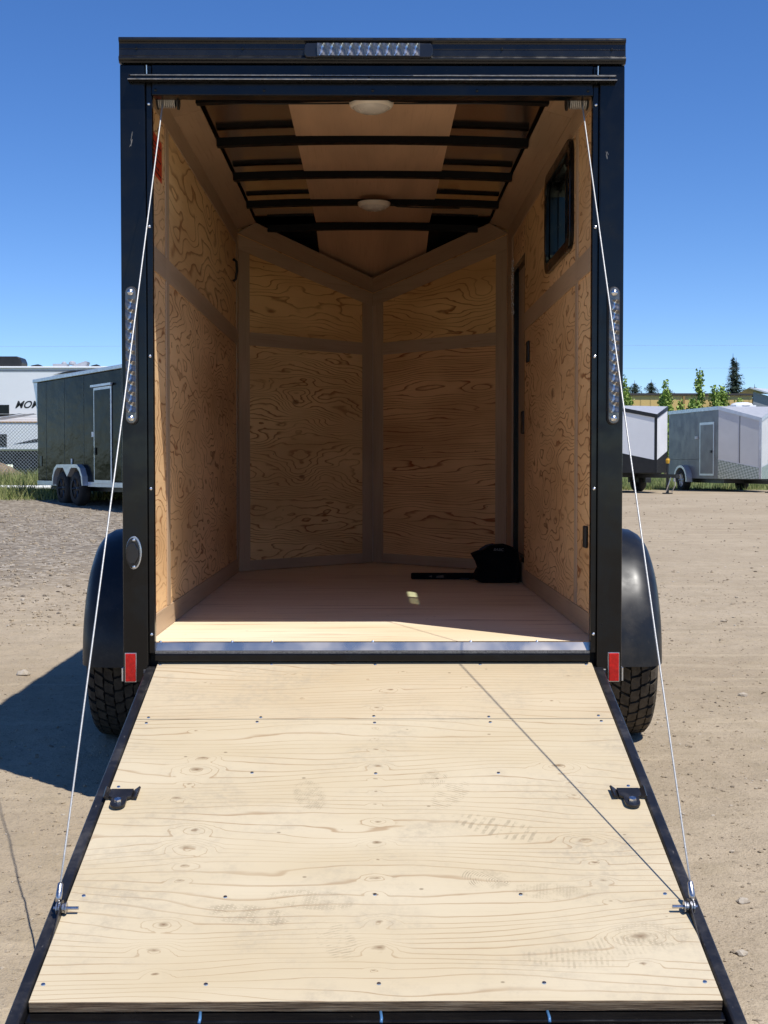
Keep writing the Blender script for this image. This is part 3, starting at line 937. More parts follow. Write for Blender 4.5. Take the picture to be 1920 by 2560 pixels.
# reflectors
for sx in (-1, 1):
    x0 = -0.925 if sx < 0 else 0.879
    m = MB(); m.box(x0, x0 + 0.0435, -0.041, -0.0385, 0.458, 0.568)
    rf = build(m, 'reflector', MAT['alu'], T, bevel=0.001)
    m = MB(); m.box(x0 + 0.003, x0 + 0.0405, -0.050, -0.0415, 0.461, 0.565)
    build(m, 'red_lens', MAT['red'], rf, bevel=0.002)
    m = MB(); m.box(min(sx * 0.9345, sx * 0.941), max(sx * 0.9345, sx * 0.941), -0.02, 0.03, 0.458, 0.508)
    build(m, 'side_bracket', MAT['alu'], T, bevel=0.001)
# sill
m = MB(); m.prism([(-0.8145, -0.0125, 0.5725), (-0.8145, -0.0005, 0.6015), (-0.8145, 0.016, 0.603), (-0.8145, 0.016, 0.6005), (-0.8145, -0.0005, 0.599), (-0.8145, -0.0005, 0.5725)], (1.629, 0, 0))
build(m, 'sill_trim', MAT['sill'], T)
build(MB().box(-0.8145, 0.8145, -0.022, 0.02, 0.562, 0.5715), 'sill_ledge', MAT['dgrime'], T)
build(MB().box(-0.8145, 0.8145, -0.030, 0.02, 0.533, 0.5615), 'rear_sill_tube', MAT['black'], T, bevel=0.004)
for x in (-0.80, -0.53, -0.38, 0.0, 0.37, 0.62):
    link('screw', scr_me, T, (x, 0.012, 0.602))

# --- window in the right wall
m = MB()
def rrect(y0, y1, z0, z1, r, n=5):
    q = []
    for (cy, cz, a0) in ((y1 - r, z1 - r, 0), (y0 + r, z1 - r, 90), (y0 + r, z0 + r, 180), (y1 - r, z0 + r, 270)):
        for i in range(n + 1):
            a = rad(a0 + 90 * i / n)
            q.append((cy + r * math.cos(a), cz + r * math.sin(a)))
    return q
def ring(m, outer, inner, x0, x1):
    n = len(outer)
    for i in range(n):
        j = (i + 1) % n
        O = [outer[i], outer[j]]; I = [inner[i], inner[j]]
        f = lambda p, x: (x, p[0], p[1])
        m.poly([f(O[0], x0), f(O[1], x0), f(I[1], x0), f(I[0], x0)])
        m.poly([f(O[0], x1), f(I[0], x1), f(I[1], x1), f(O[1], x1)])
        m.poly([f(O[0], x0), f(O[0], x1), f(O[1], x1), f(O[1], x0)])
        m.poly([f(I[0], x0), f(I[1], x0), f(I[1], x1), f(I[0], x1)])
ring(m, rrect(0.665, 1.51, 2.185, 2.655, 0.07), rrect(0.715, 1.46, 2.232, 2.612, 0.05), 0.828, 0.8495)
win = build(m, 'side_window', MAT['black'], T, bevel=0.004)
m = MB(); ring(m, rrect(0.706, 1.469, 2.216, 2.639, 0.06), rrect(0.725, 1.45, 2.242, 2.602, 0.05), 0.85, 0.925)
build(m, 'window_frame', MAT['black'], win)
m = MB(); ring(m, rrect(0.726, 1.10, 2.243, 2.601, 0.045), rrect(0.752, 1.074, 2.268, 2.578, 0.03), 0.872, 0.884)
build(m, 'sash', MAT['black'], win)
m = MB(); ring(m, rrect(1.085, 1.449, 2.243, 2.601, 0.045), rrect(1.108, 1.428, 2.268, 2.578, 0.03), 0.888, 0.900)
build(m, 'sash', MAT['black'], win)
build(MB().box(0.8775, 0.879, 0.75, 1.076, 2.266, 2.58), 'screen_pane', MAT['pane_dark'], win)
build(MB().box(0.893, 0.8945, 1.106, 1.43, 2.266, 2.58), 'pane', MAT['pane'], win)

# --- side door
dpn = MB(); dpn.obox((0.880, DY0 + 0.03, DZ0 + 0.03), (0, 0, 1), (0, 1, 0), (1, 0, 0), DZ1 - DZ0 - 0.06, DY1 - DY0 - 0.06, 0.018, 2, 5)
door = build(dpn, 'side_door', MAT['trim'], T)
m = MB()
m.box(0.8505, 0.904, DY1 - 0.03, DY1 - 0.0005, DZ0, DZ1)
m.box(0.8505, 0.904, DY0 + 0.0005, DY0 + 0.026, DZ0, DZ1)
m.box(0.8505, 0.904, DY0 + 0.0265, DY1 - 0.0305, DZ1 - 0.03, DZ1 - 0.0005)
m.box(0.8505, 0.904, DY0 + 0.0265, DY1 - 0.0305, DZ0, DZ0 + 0.03)
build(m, 'door_jamb', MAT['black'], door)
m = MB(); m.box(0.846, 0.879, 2.60, 2.70, 1.45, 1.58)
build(m, 'door_latch', MAT['flatblack'], door, bevel=0.008)
m = MB()
for i in range(16):
    z = 2.50 - 0.021 * i
    y = 3.06 - 0.05 * math.sin(i / 15 * 3.1)
    xx = 0.838 - 0.01 * math.sin(i / 15 * 3.1)
    a = 1 if i % 2 else 0
    pts_ = []
    for j in range(9):
        t = 2 * math.pi * j / 8
        pts_.append((xx + (0.006 * math.cos(t) if a else 0), y + (0 if a else 0.006 * math.cos(t)), z + 0.014 * math.sin(t)))
    m.tube(pts_, 0.0022, 5, False)
build(m, 'door_chain', MAT['zinc'], door, smooth=True)
# switch plate, strap end, left wall hook
m = MB(); m.box(0.836, 0.8495, 2.27, 2.36, 1.83, 1.945)
build(m, 'switch_plate', MAT['flatblack'], T, bevel=0.006)
m = MB(); m.box(0.834, 0.8495, 0.252, 0.300, 0.94, 1.028)
build(m, 'latch_plate', MAT['flatblack'], T, bevel=0.006)
m = MB(); m.tube([(-0.846, 3.19, 2.52), (-0.825, 3.19, 2.505), (-0.822, 3.19, 2.45), (-0.830, 3.19, 2.40), (-0.846, 3.19, 2.385)], 0.009, 6)
build(m, 'grab_handle', MAT['flatblack'], T, smooth=True)
# red warning label on the left wall with dark print lines
m = MB(); m.box(-0.8497, -0.8488, 0.20, 0.425, 2.40, 2.56)
wl = build(m, 'warning_label', MAT['label_red'], T)
m = MB()
for i in range(7):
    m.box(-0.8486, -0.8483, 0.22, 0.40 - 0.05 * (i % 3), 2.415 + 0.018 * i, 2.421 + 0.018 * i)
build(m, 'print_lines', MAT['flatblack'], wl)
# torsion rod with cable drums
m = MB(); m.tube([(-0.83, 0.085, 2.668), (0.83, 0.085, 2.668)], 0.011, 10)
rod = build(m, 'torsion_rod', MAT['flatblack'], T, smooth=True)
for sx in (-1, 1):
    m = MB()
    xs_ = sx * 0.742
    coil = []
    for i in range(12 * 9 + 1):
        t = 2 * math.pi * i / 12
        coil.append((xs_ + sx * 0.0072 * i / 12, 0.085 + 0.036 * math.cos(t), 2.652 + 0.036 * math.sin(t)))
    m.tube(coil, 0.0036, 5)
    dr = build(m, 'cable_drum', MAT['cable'], T, smooth=True)
    m = MB()
    m.lathe([(-0.003, 0.0), (-0.003, 0.044), (0.003, 0.044), (0.003, 0.0)], 'X', 20, (xs_ - sx * 0.008, 0.085, 2.652))
    m.lathe([(-0.002, 0.0), (-0.002, 0.043), (0.002, 0.043), (0.002, 0.0)], 'X', 20, (xs_ + sx * 0.069, 0.085, 2.652))
    build(m, 'drum_flange', MAT['flatblack'], dr, smooth=False)

# --- ramp door
RO = Vector((0.008, 0.0, 0.529)); RV = Vector((0, -0.9661, -0.2581)); RN = Vector((0, -0.2581, 0.9661)); RX = Vector((1, 0, 0))
def R(x, v, n):
    return RO + RX * x + RV * v + RN * n
PW = 0.8145
kn = []
for (px, v, r) in ((0.0, 0.575, .010), (0.0, 0.655, .009), (0.0, 0.73, .018), (0.004, 0.845, .026), (0.0, 0.93, .010), (0.0, 1.01, .013), (0.0, 1.09, .011), (0.005, 1.195, .022),
                   (0.004, 1.31, .027), (0.0, 1.405, .011), (0.0, 1.50, .015), (0.0, 1.575, .011), (0.007, 1.70, .020), (0.004, 1.815, .031), (0.0, 1.905, .010),
                   (-0.60, 0.59, .012), (-0.555, 0.79, .026), (-0.565, 0.87, .030), (-0.58, 0.965, .014), (-0.60, 1.05, .016), (-0.525, 1.24, .027), (-0.53, 1.335, .033),
                   (-0.525, 1.43, .016), (-0.53, 1.505, .014), (-0.545, 1.71, .026), (-0.55, 1.815, .034), (-0.53, 1.92, .016),
                   (0.58, 0.845, .028), (0.60, 0.96, .012), (0.60, 1.04, .015), (0.60, 1.30, .032), (0.605, 1.415, .014), (0.61, 1.51, .016), (0.62, 1.61, .011), (0.66, 1.765, .036), (0.66, 1.885, .016)):
    kn.append((px, v, r))
kn_up = [(-0.62, 0.20, .013), (-0.30, 0.12, .012), (-0.03, 0.165, .010), (0.10, 0.10, .012), (0.05, 0.26, .017), (-0.26, 0.33, .010), (0.0, 0.41, .016), (0.33, 0.24, .014), (0.62, 0.36, .015), (0.71, 0.14, .012)]
prints = [(0.30, 1.50, 20, 0.075, 0.055, 3.2, 0.75, 1), (0.47, 1.565, 8, 0.12, 0.045, 3.4, 0.6, 2), (-0.20, 1.035, 78, 0.105, 0.055, 3.4, 0.7, 2),
          (-0.17, 1.60, 8, 0.13, 0.05, 3.2, 0.6, 2), (-0.33, 1.67, 12, 0.13, 0.05, 2.6, 0.75, 2), (0.18, 0.93, 110, 0.07, 0.045, 2.8, 0.6, 1), (0.23, 1.03, 118, 0.11, 0.05, 3.0, 0.5, 0),
          (0.36, 1.23, 25, 0.16, 0.06, 2.2, 0.6, 0), (0.70, 1.76, 10, 0.10, 0.055, 2.6, 0.5, 2), (0.63, 1.80, -8, 0.15, 0.05, 3.6, 0.4, 0), (-0.10, 1.78, 70, 0.10, 0.05, 3.0, 0.45, 0), (0.48, 1.86, 5, 0.13, 0.045, 3.0, 0.4, 0)]
prints = [(a, b, c, d, e, f, min(1.0, g_ * 1.1), h_) for (a, b, c, d, e, f, g_, h_) in prints]
MAT['ply_ramp'] = plywood('pale_plywood_ramp', (0.575, 0.487, 0.338), (0.315, 0.195, 0.098), 20, 0.75, 3.3, 0.60, knots=kn, seed=0.0, contrast=0.72, fine=0.10, dirt=True, prints=prints, thr=0.78, patch=0.08, lin=1.5)
MAT['ply_ramp_up'] = plywood('pale_plywood_ramp_upper', (0.565, 0.465, 0.315), (0.325, 0.19, 0.092), 22, 0.6, 3.8, 0.55, knots=kn_up, seed=0.0, contrast=0.66, fine=0.14, dirt=True, thr=0.76, patch=0.10, lin=1.6)
m = MB(); m.obox(R(-0.8195, 0.02, -0.050), RX, RV, RN, 1.639, 1.995, 0.030)
ramp = build(m, 'ramp_door', MAT['skin_black'], T)
for sx in (-1, 1):
    m = MB(); m.obox(R(0.820 if sx > 0 else -0.854, 0.040, -0.052), RX, RV, RN, 0.034, 2.07, 0.047)
    build(m, 'side_tube', MAT['tube'], ramp, bevel=0.006, segs=3)
m = MB(); m.obox(R(-PW, 0.004, -0.019), RX, RV, RN, 2 * PW, 0.4902, 0.019, -PW, 0.004)
build(m, 'plywood_sheet', MAT['ply_ramp_up'], ramp, bevel=0.0012)
m = MB(); m.obox(R(-PW, 0.4985, -0.019), RX, RV, RN, 2 * PW, 1.5185, 0.019, -PW, 0.4985)
build(m, 'plywood_sheet', MAT['ply_ramp'], ramp, bevel=0.0012)
m = MB(); m.obox(R(-PW + 0.001, 2.0172, -0.0265), RX, RV, RN, 2 * PW - 0.002, 0.002, 0.0257)
build(m, 'plywood_edge', MAT['edge'], ramp)
m = MB(); m.obox(R(-0.8195, 2.0195, -0.056), RX, RV, RN, 1.639, 0.036, 0.028)
build(m, 'end_tube', MAT['black'], ramp, bevel=0.004)
m = MB(); m.obox(R(-0.8195, 2.056, -0.056), RX, RV, RN, 1.639, 0.05, 0.018)
build(m, 'end_flap', MAT['black'], ramp, bevel=0.004)
# hinge sleeves on the upper ends of the side tubes
for sx in (-1, 1):
    c = R(sx * 0.838, 0.03, -0.03)
    m = MB()
    for i in range(4):
        m.lathe([(-0.006, 0.0), (-0.006, 0.022), (0.006, 0.022), (0.006, 0.0)], 'X', 14, (c.x - sx * 0.024 + sx * 0.0145 * i, c.y, c.z + 0.0))
    build(m, 'hinge', MAT['tube'], ramp, smooth=False)
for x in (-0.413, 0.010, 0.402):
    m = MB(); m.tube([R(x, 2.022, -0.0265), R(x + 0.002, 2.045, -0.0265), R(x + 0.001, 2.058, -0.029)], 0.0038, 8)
    build(m, 'sky_glint_mark', MAT['glint_blue'], ramp, smooth=True)  # blue bits stand in for sky reflected in the weld marks
# ramp screws
bm = bmesh.new(); bmesh.ops.create_cone(bm, cap_ends=True, segments=14, radius1=0.0062, radius2=0.0050, depth=0.0024)
rs_me = bpy.data.meshes.new('ramp_screw'); bm.to_mesh(rs_me); bm.free(); rs_me.materials.append(MAT['zinc'])
rrot = Matrix((RX, -RV, RN)).transposed().to_euler()
for (v, xs_) in ((0.03, (-0.80, -0.39, 0.0, 0.40, 0.79)), (0.478, (-0.77, -0.395, 0.0, 0.395, 0.77)), (0.522, (-0.775, -0.405, 0.002, 0.39, 0.775)),
                 (0.885, (-0.39, 0.006, 0.385)), (0.97, (-0.785, 0.785)), (1.575, (-0.775, -0.40, 0.0, 0.385, 0.775)), (1.955, (-0.79, -0.405, 0.003, 0.402, 0.79))):
    for x in xs_:
        link('screw', rs_me, ramp, R(x + rng.uniform(-.006, .006), v + rng.uniform(-.006, .006), 0.0006), rrot)
# hold-down plates with bolts
for sx in (-1, 1):
    cx = sx * 0.770
    m = MB()
    tongue = []
    for i in range(13):
        a = math.pi * i / 12
        tongue.append((cx + 0.023 * math.cos(a), 1.098 + 0.024 * math.sin(a)))
    outline = [(cx - 0.034, 1.012), (cx - 0.034, 1.056), (cx - 0.023, 1.064)] + tongue[::-1] + [(cx + 0.023, 1.064), (cx + 0.034, 1.056), (cx + 0.034, 1.012)]
    m.prism([R(x, v, 0.0055) for (x, v) in outline], RN * 0.009)
    pl = build(m, 'hold_plate', MAT['tube'], ramp, bevel=0.001)
    m = MB()
    for s2 in (-1, 1):
        q = [R(cx + s2 * 0.033, 1.006, 0.006), R(cx + s2 * 0.033, 1.058, 0.006), R(cx + s2 * 0.048, 1.060, 0.015), R(cx + s2 * 0.050, 1.000, 0.017)]
        m.prism(q, Vector((s2 * 0.004, 0, -0.004)))
    build(m, 'plate_wing', MAT['tube'], pl)
    bm = bmesh.new(); bmesh.ops.create_cone(bm, cap_ends=True, segments=6, radius1=0.0125, radius2=0.0115, depth=0.010)
    me = bpy.data.meshes.new('bolt'); bm.to_mesh(me); bm.free(); me.materials.append(MAT['zinc'])
    link('bolt', me, pl, R(cx, 1.094, 0.0195), rrot)
# lift cables with end fittings
for sx in (-1, 1):
    top = Vector((sx * 0.783, 0.050, 2.652)); bot = R(sx * 0.826, 1.640, 0.030)
    pts_ = [top]
    for i in range(1, 25):
        t = i / 24
        p = top.lerp(bot, t)
        p.z -= 0.012 * math.sin(math.pi * t)
        pts_.append(p)
    m = MB(); m.tube(pts_, 0.0027, 8)
    cb = build(m, 'lift_cable', MAT['cable'], T, smooth=True)
    d = (top - bot).normalized()
    m = MB(); m.tube([bot - d * 0.004, bot + d * 0.008, bot + d * 0.012, bot + d * 0.042, bot + d * 0.046], [0.007, 0.0085, 0.009, 0.0075, 0.005], 10)
    build(m, 'cable_ferrule', MAT['clamp'], cb, smooth=True)
    c = R(sx * 0.826, 1.655, 0.016)
    m = MB()
    for (h, r, dd) in ((-0.016, 0.017, 0.003), (-0.009, 0.0155, 0.006), (0.0, 0.0125, 0.006), (0.007, 0.015, 0.003)):
        hh = c.x - sx * (h + 0.016)
        m.lathe([(-dd / 2, 0.0), (-dd / 2, r), (dd / 2, r), (dd / 2, 0.0)], 'X', 16, (hh, c.y, c.z))
    m.tube([(c.x + sx * 0.01, c.y, c.z), (c.x - sx * 0.055, c.y, c.z)], 0.0048, 8)
    build(m, 'clamp_bolt', MAT['clamp'], cb, smooth=False)
    m = MB(); m.prism([R(sx * 0.8185, v, n) for (v, n) in ((1.628, -0.02), (1.628, 0.024), (1.648, 0.034), (1.672, 0.026), (1.80, -0.012), (1.80, -0.03))], Vector((sx * -0.004, 0, 0)))
    build(m, 'anchor_bracket', MAT['tube'], ramp, bevel=0.001)

# --- fenders and wheels
def fender(sx):
    m = MB()
    cy, cz = 1.35, 0.405
    prof = [(0.922, 0.567), (1.165, 0.567), (1.215, 0.560), (1.248, 0.541), (1.272, 0.510), (1.286, 0.470), (1.288, 0.445), (1.282, 0.445), (1.268, 0.500), (1.243, 0.530), (1.21, 0.550), (1.165, 0.557), (0.922, 0.557)]
    n = 30
    angs = [rad(-2 + 184 * i / n) for i in range(n + 1)]
    rows = []
    for a in angs:
        row = []
        for (x, r) in prof:
            ry = r * 0.93
            row.append((sx * x, cy - ry * math.cos(a), cz + r * math.sin(a)))
        rows.append(row)
    for i in range(n):
        for j in range(len(prof) - 1):
            m.poly([rows[i][j], rows[i][j + 1], rows[i + 1][j + 1], rows[i + 1][j]])
    me = m.mesh('fender', MAT['fender'], True)
    fixn(me)
    return link('fender', me, T)
def fender_mat():
    g = G('fender_plastic')
    co = g.coord()
    sp = g.n('ShaderNodeSeparateXYZ', {0: co})
    d = g.math('MULTIPLY', g.mrange(g.noise(co, 6, 5, 0.7), 0.42, 0.72, 0.0, 0.10), g.mrange(sp.outputs[2], 0.95, 0.5, 0.35, 1.0))
    sk = g.mrange(g.noise(co, 150, 2, 0.5), 0.68, 0.78, 0, 0.2)
    g.p(col=g.mix(g.math('ADD', d, sk, clamp=True), (0.008, 0.009, 0.011), (0.24, 0.20, 0.15)), rough=g.mrange(g.noise(co, 9, 4), 0.3, 0.7, 0.33, 0.5), spec=0.4)
    return g.m
MAT['fender'] = fender_mat()
def wheel(sx):
    RT = 0.374
    m = MB()
    W = 0.118
    prof = [(-W, 0.21), (-W - 0.012, 0.235), (-W - 0.016, 0.29), (-W - 0.006, 0.335), (-W + 0.018, RT - 0.018), (-W + 0.04, RT - 0.0125), (0, RT - 0.011), (W - 0.04, RT - 0.0125), (W - 0.018, RT - 0.018), (W + 0.006, 0.335), (W + 0.016, 0.29), (W + 0.012, 0.235), (W, 0.21)]
    m.lathe(prof, 'X', 72)
    wh = build(m, 'wheel', MAT['rubber'], T, smooth=True, loc=(sx * 1.163, 1.35, RT - 0.006))
    # tread blocks
    m = MB()
    NB = 36
    da = 2 * math.pi / NB
    cols = [(-0.066, 0.0195, 0.00, 0.9), (-0.022, 0.0205, 0.42, 0.7), (0.022, 0.0205, 0.80, -0.7), (0.066, 0.0195, 0.22, -0.9)]
    def P(x, a, r):
        drop = 0.004 * (abs(x) / 0.09) ** 2
        return (x, -(r - drop) * math.cos(a), (r - drop) * math.sin(a))
    for i in range(NB):
        for (cx, hw, off, sk) in cols:
            a0 = (i + off) * da
            h = da * 0.385
            o = [(cx - hw * 0.92, a0 - h * 1.0 + sk * h * .5), (cx + hw * 0.35, a0 - h * 1.12), (cx + hw * 0.95, a0 - h * 0.85 - sk * h * .5), (cx + hw * 0.78, a0 + h * 0.05), (cx + hw * 1.0, a0 + h * 0.9 - sk * h * .4), (cx - hw * 0.9, a0 + h * 1.12 + sk * h * .5), (cx - hw * 1.08, a0 + h * 0.1)]
            top = [P(x, a, RT) for (x, a) in o]; bot = [P(x * 1.0, a, RT - 0.015) for (x, a) in o]
            m.poly(top)
            for q in range(len(o)):
                r_ = (q + 1) % len(o)
                m.poly([top[q], bot[q], bot[r_], top[r_]])
        for s2 in (-1, 1):                                         # shoulder lugs
            a0 = (i + (0.25 if s2 > 0 else 0.75)) * da
            h = da * 0.34
            xs2 = [(0.088, RT - 0.003), (0.108, RT - 0.006), (0.124, RT - 0.024), (0.130, RT - 0.052)]
            for q in range(3):
                (xa, ra), (xb, rb) = xs2[q], xs2[q + 1]
                f = lambda x, a, r: (s2 * x, -r * math.cos(a), r * math.sin(a))
                sk = 0.15 * da
                A0, A1, B0, B1 = a0 - h + q * sk, a0 + h + q * sk, a0 - h + (q + 1) * sk, a0 + h + (q + 1) * sk
                m.poly([f(xa, A0, ra), f(xb, B0, rb), f(xb, B1, rb), f(xa, A1, ra)])
                m.poly([f(xa, A0, ra), f(xa, A0, ra - 0.014), f(xb, B0, rb - 0.014), f(xb, B0, rb)])
                m.poly([f(xa, A1, ra), f(xb, B1, rb), f(xb, B1, rb - 0.014), f(xa, A1, ra - 0.014)])
            f = lambda x, a, r: (s2 * x, -r * math.cos(a), r * math.sin(a))
            m.poly([f(0.088, a0 - h, RT - 0.003), f(0.088, a0 + h, RT - 0.003), f(0.088, a0 + h, RT - 0.016), f(0.088, a0 - h, RT - 0.016)])
    build(m, 'tread', MAT['dustrubber'], wh)
    m = MB()
    m.lathe([(0.06 * sx, 0.0), (0.06 * sx, 0.06), (0.05 * sx, 0.17), (0.095 * sx, 0.19), (0.118 * sx, 0.212), (-0.118 * sx, 0.212), (-0.1 * sx, 0.19), (0.02 * sx, 0.17)], 'X', 36)
    build(m, 'rim', MAT['black'], wh, smooth=True)
    return wh
for sx in (-1, 1):
    f = fender(sx)
    m = MB(); m.tube([(sx * 0.955, 1.33, 0.972), (sx * 0.955, 1.33, 0.996)], 0.020, 8)
    m.tube([(sx * 0.955, 1.33, 0.996), (sx * 0.955, 1.33, 1.012)], 0.012, 8)
    build(m, 'fender_lamp', MAT['flatblack'], f)
    wheel(sx)
m = MB(); m.tube([(-1.05, 1.35, 0.36), (1.05, 1.35, 0.36)], 0.035, 10)
build(m, 'axle', MAT['flatblack'], T)
m = MB(); m.box(-0.05, 0.05, 2.6, 5.6, 0.40, 0.468)
build(m, 'tongue', MAT['flatblack'], T)
m = MB(); m.tube([(0, 5.35, 0.13), (0, 5.35, 0.95)], 0.03, 10); m.box(-0.08, 0.08, 5.27, 5.43, 0.10, 0.13)
build(m, 'tongue_jack', MAT['flatblack'], T)

# ------------------------------------------------------------------ items left inside the trailer
bag = thing('black_bag', 'slumped black cloth bag with a pointed flap on the trailer floor against the right wall', 'bag', (0.70, 2.72, 0.60))
out = [(-0.085, 0.004), (-0.118, 0.018), (-0.122, 0.045), (-0.100, 0.085), (-0.112, 0.12), (-0.140, 0.165), (-0.075, 0.188), (-0.03, 0.215), (0.05, 0.222), (0.10, 0.205), (0.135, 0.165), (0.142, 0.08), (0.140, 0.004)]
bm = bmesh.new()
rows = []
for (yy, s, dx) in ((-0.085, 0.86, 0.0), (-0.105, 0.96, 0.0), (-0.06, 1.0, 0.0), (0.02, 0.99, 0.0), (0.10, 0.95, 0.004), (0.13, 0.80, 0.01)):
    rows.append([bm.verts.new(((x - 0.02) * s + 0.02 + dx, yy, max(0.002, (z - 0.1) * s + 0.1 if z > 0.02 else z))) for (x, z) in out])
for i in range(len(rows) - 1):
    for j in range(len(out)):
        jj = (j + 1) % len(out)
        bm.faces.new((rows[i][j], rows[i][jj], rows[i + 1][jj], rows[i + 1][j]))
bm.faces.new(rows[0][::-1]); bm.faces.new(rows[-1])
bmesh.ops.recalc_face_normals(bm, faces=bm.faces)
me = bpy.data.meshes.new('bag_body'); bm.to_mesh(me); bm.free(); me.materials.append(MAT['cloth'])
me.polygons.foreach_set('use_smooth', [True] * len(me.polygons))
o = link('bag_body', me, bag)
sb = o.modifiers.new('sub', 'SUBSURF'); sb.levels = sb.render_levels = 2
for e_, c_ in ((o.data, 0.7),):
    at = e_.attributes.new('crease_edge', 'FLOAT', 'EDGE')
    at.data.foreach_set('value', [c_] * len(e_.edges))
greyprint = simple('grey_print', (0.20, 0.20, 0.19), 0.6)
text('lettering', 'BASIC', 0.022, greyprint, bag, Matrix.Translation((-0.015, -0.111, 0.186)) @ Matrix.Rotation(rad(70), 4, 'X') @ Matrix.Rotation(rad(-2), 4, 'Z'), 0.2)
m = MB(); m.prism([(-0.10, -0.04, 0.17), (-0.085, -0.04, 0.195), (-0.05, -0.04, 0.216), (-0.01, -0.04, 0.224), (0.0, -0.04, 0.205), (-0.06, -0.04, 0.18)], (0, 0.02, 0))
build(m, 'bag_lining', simple('blue_grey_lining', (0.03, 0.036, 0.048), 0.8), bag, bevel=0.003)

case = thing('flat_case', 'long thin black folded case lying left of the bag on the trailer floor', 'case', (0.41, 2.90, 0.60), rad(-1.5))
m = MB(); m.prism([(x, y, 0.002) for (x, y) in ((-0.185, -0.028), (-0.178, -0.036), (0.12, -0.036), (0.165, -0.03), (0.20, -0.012), (0.20, 0.03), (0.16, 0.036), (-0.178, 0.036), (-0.185, 0.02))], (0, 0, 0.034))
build(m, 'case_body', MAT['cloth'], case, bevel=0.008)
m = MB(); m.box(0.105, 0.155, -0.040, -0.030, 0.0, 0.010)
build(m, 'buckle', MAT['flatblack'], case, bevel=0.002)
m = MB()
m.prism([(-0.062, -0.0372, 0.012), (-0.062, -0.0372, 0.028), (-0.082, -0.0372, 0.020)], (0, -0.0006, 0))
m.prism([(-0.04, -0.0372, 0.012), (0.01, -0.0372, 0.012), (0.004, -0.0372, 0.027), (-0.034, -0.0372, 0.022)], (0, -0.0006, 0))
build(m, 'print_mark', simple('faded_print', (0.10, 0.07, 0.045), 0.6), case)

# ------------------------------------------------------------------ background vehicles
BM = dict(
    dark=None, tyre=simple('far_tyre', (0.018, 0.018, 0.018), 0.8, var=0.3),
    rimdark=simple('far_dark_rim', (0.03, 0.03, 0.032), 0.4, var=0.2),
    white=simple('white_sheet', (0.83, 0.84, 0.84), 0.35, var=0.03, scale=1.5),
    rvwhite=simple('rv_gelcoat', (0.85, 0.86, 0.87), 0.35, var=0.03, scale=0.7),
    grey=simple('grey_sheet_shaded', (0.20, 0.198, 0.20), 0.38, var=0.06, scale=1.5),  # shaded side of the grey trailer, shade put into the colour
    silver=simple('grey_sheet_lit', (0.60, 0.60, 0.60), 0.34, 0.0, var=0.05, scale=1.5),  # sunlit nose of the same trailer, brightness put into the colour
    lowblack=simple('black_lower_sheet', (0.016, 0.016, 0.016), 0.4, var=0.3),
    alu=simple('trailer_alu_trim', (0.66, 0.67, 0.70), 0.35, 0.55, var=0.08),
    roofgrey=simple('roof_sheet_grey', (0.40, 0.41, 0.44), 0.4, var=0.06),
    yellow=simple('yellow_plastic', (0.62, 0.34, 0.02), 0.45),
    glass=simple('dark_vehicle_glass', (0.006, 0.007, 0.008), 0.12, spec=0.25),
    decal=simple('dark_decal', (0.02, 0.02, 0.022), 0.4),
    greydecal=simple('grey_decal', (0.30, 0.30, 0.31), 0.4),
)
def dark_sheet():
    g = G('dark_olive_sheet')
    co = g.coord()
    g.p(col=(0.004, 0.0042, 0.003), rough=0.17, spec=0.03)
    wv = g.noise(g.mapping(co, sc=(1, 0.9, 1.6)), 1.3, 3, 0.5)
    g.bump(wv, 0.35, 0.04)
    return g.m
BM['dark'] = dark_sheet()
def tread_plate():
    g = G('tread_plate')
    co = g.coord()
    br = g.n('ShaderNodeTexChecker', {0: g.mapping(co, rot=(0.4, 0.3, rad(45)), sc=(1, 1, 1)), 3: 16.0}).outputs[1]
    g.p(col=g.mix(br, (0.30, 0.36, 0.32), (0.55, 0.60, 0.57)), rough=0.35, metal=0.6)
    g.bump(br, 0.6, 0.01)
    return g.m
BM['plate'] = tread_plate()

def far_wheel(par, x, y, r, wd, name='wheel', rim=None, side=1):
    m = MB(); m.lathe([(-wd / 2, r * 0.6), (-wd / 2, r * 0.93), (-wd * 0.32, r), (wd * 0.32, r), (wd / 2, r * 0.93), (wd / 2, r * 0.6)], 'X', 28)
    o = build(m, name, BM['tyre'], par, smooth=True, loc=(x, y, r - 0.01))
    m = MB(); m.lathe([(side * wd * 0.40, r * 0.62), (side * wd * 0.30, r * 0.52), (side * wd * 0.26, r * 0.2), (side * wd * 0.36, r * 0.16), (side * wd * 0.38, 0.0)], 'X', 20)
    rm = build(m, 'rim', rim or BM['rimdark'], o, smooth=True)
    m = MB()
    for i in range(6):
        a = 2 * math.pi * i / 6
        c, s_ = math.cos(a), math.sin(a)
        p0 = Vector((side * wd * 0.34, c * r * 0.15, s_ * r * 0.15)); p1 = Vector((side * wd * 0.40, c * r * 0.58, s_ * r * 0.58))
        m.tube([p0, p1], [r * 0.06, r * 0.09], 4)
    build(m, 'spokes', rim or BM['alu'], o)
    return o

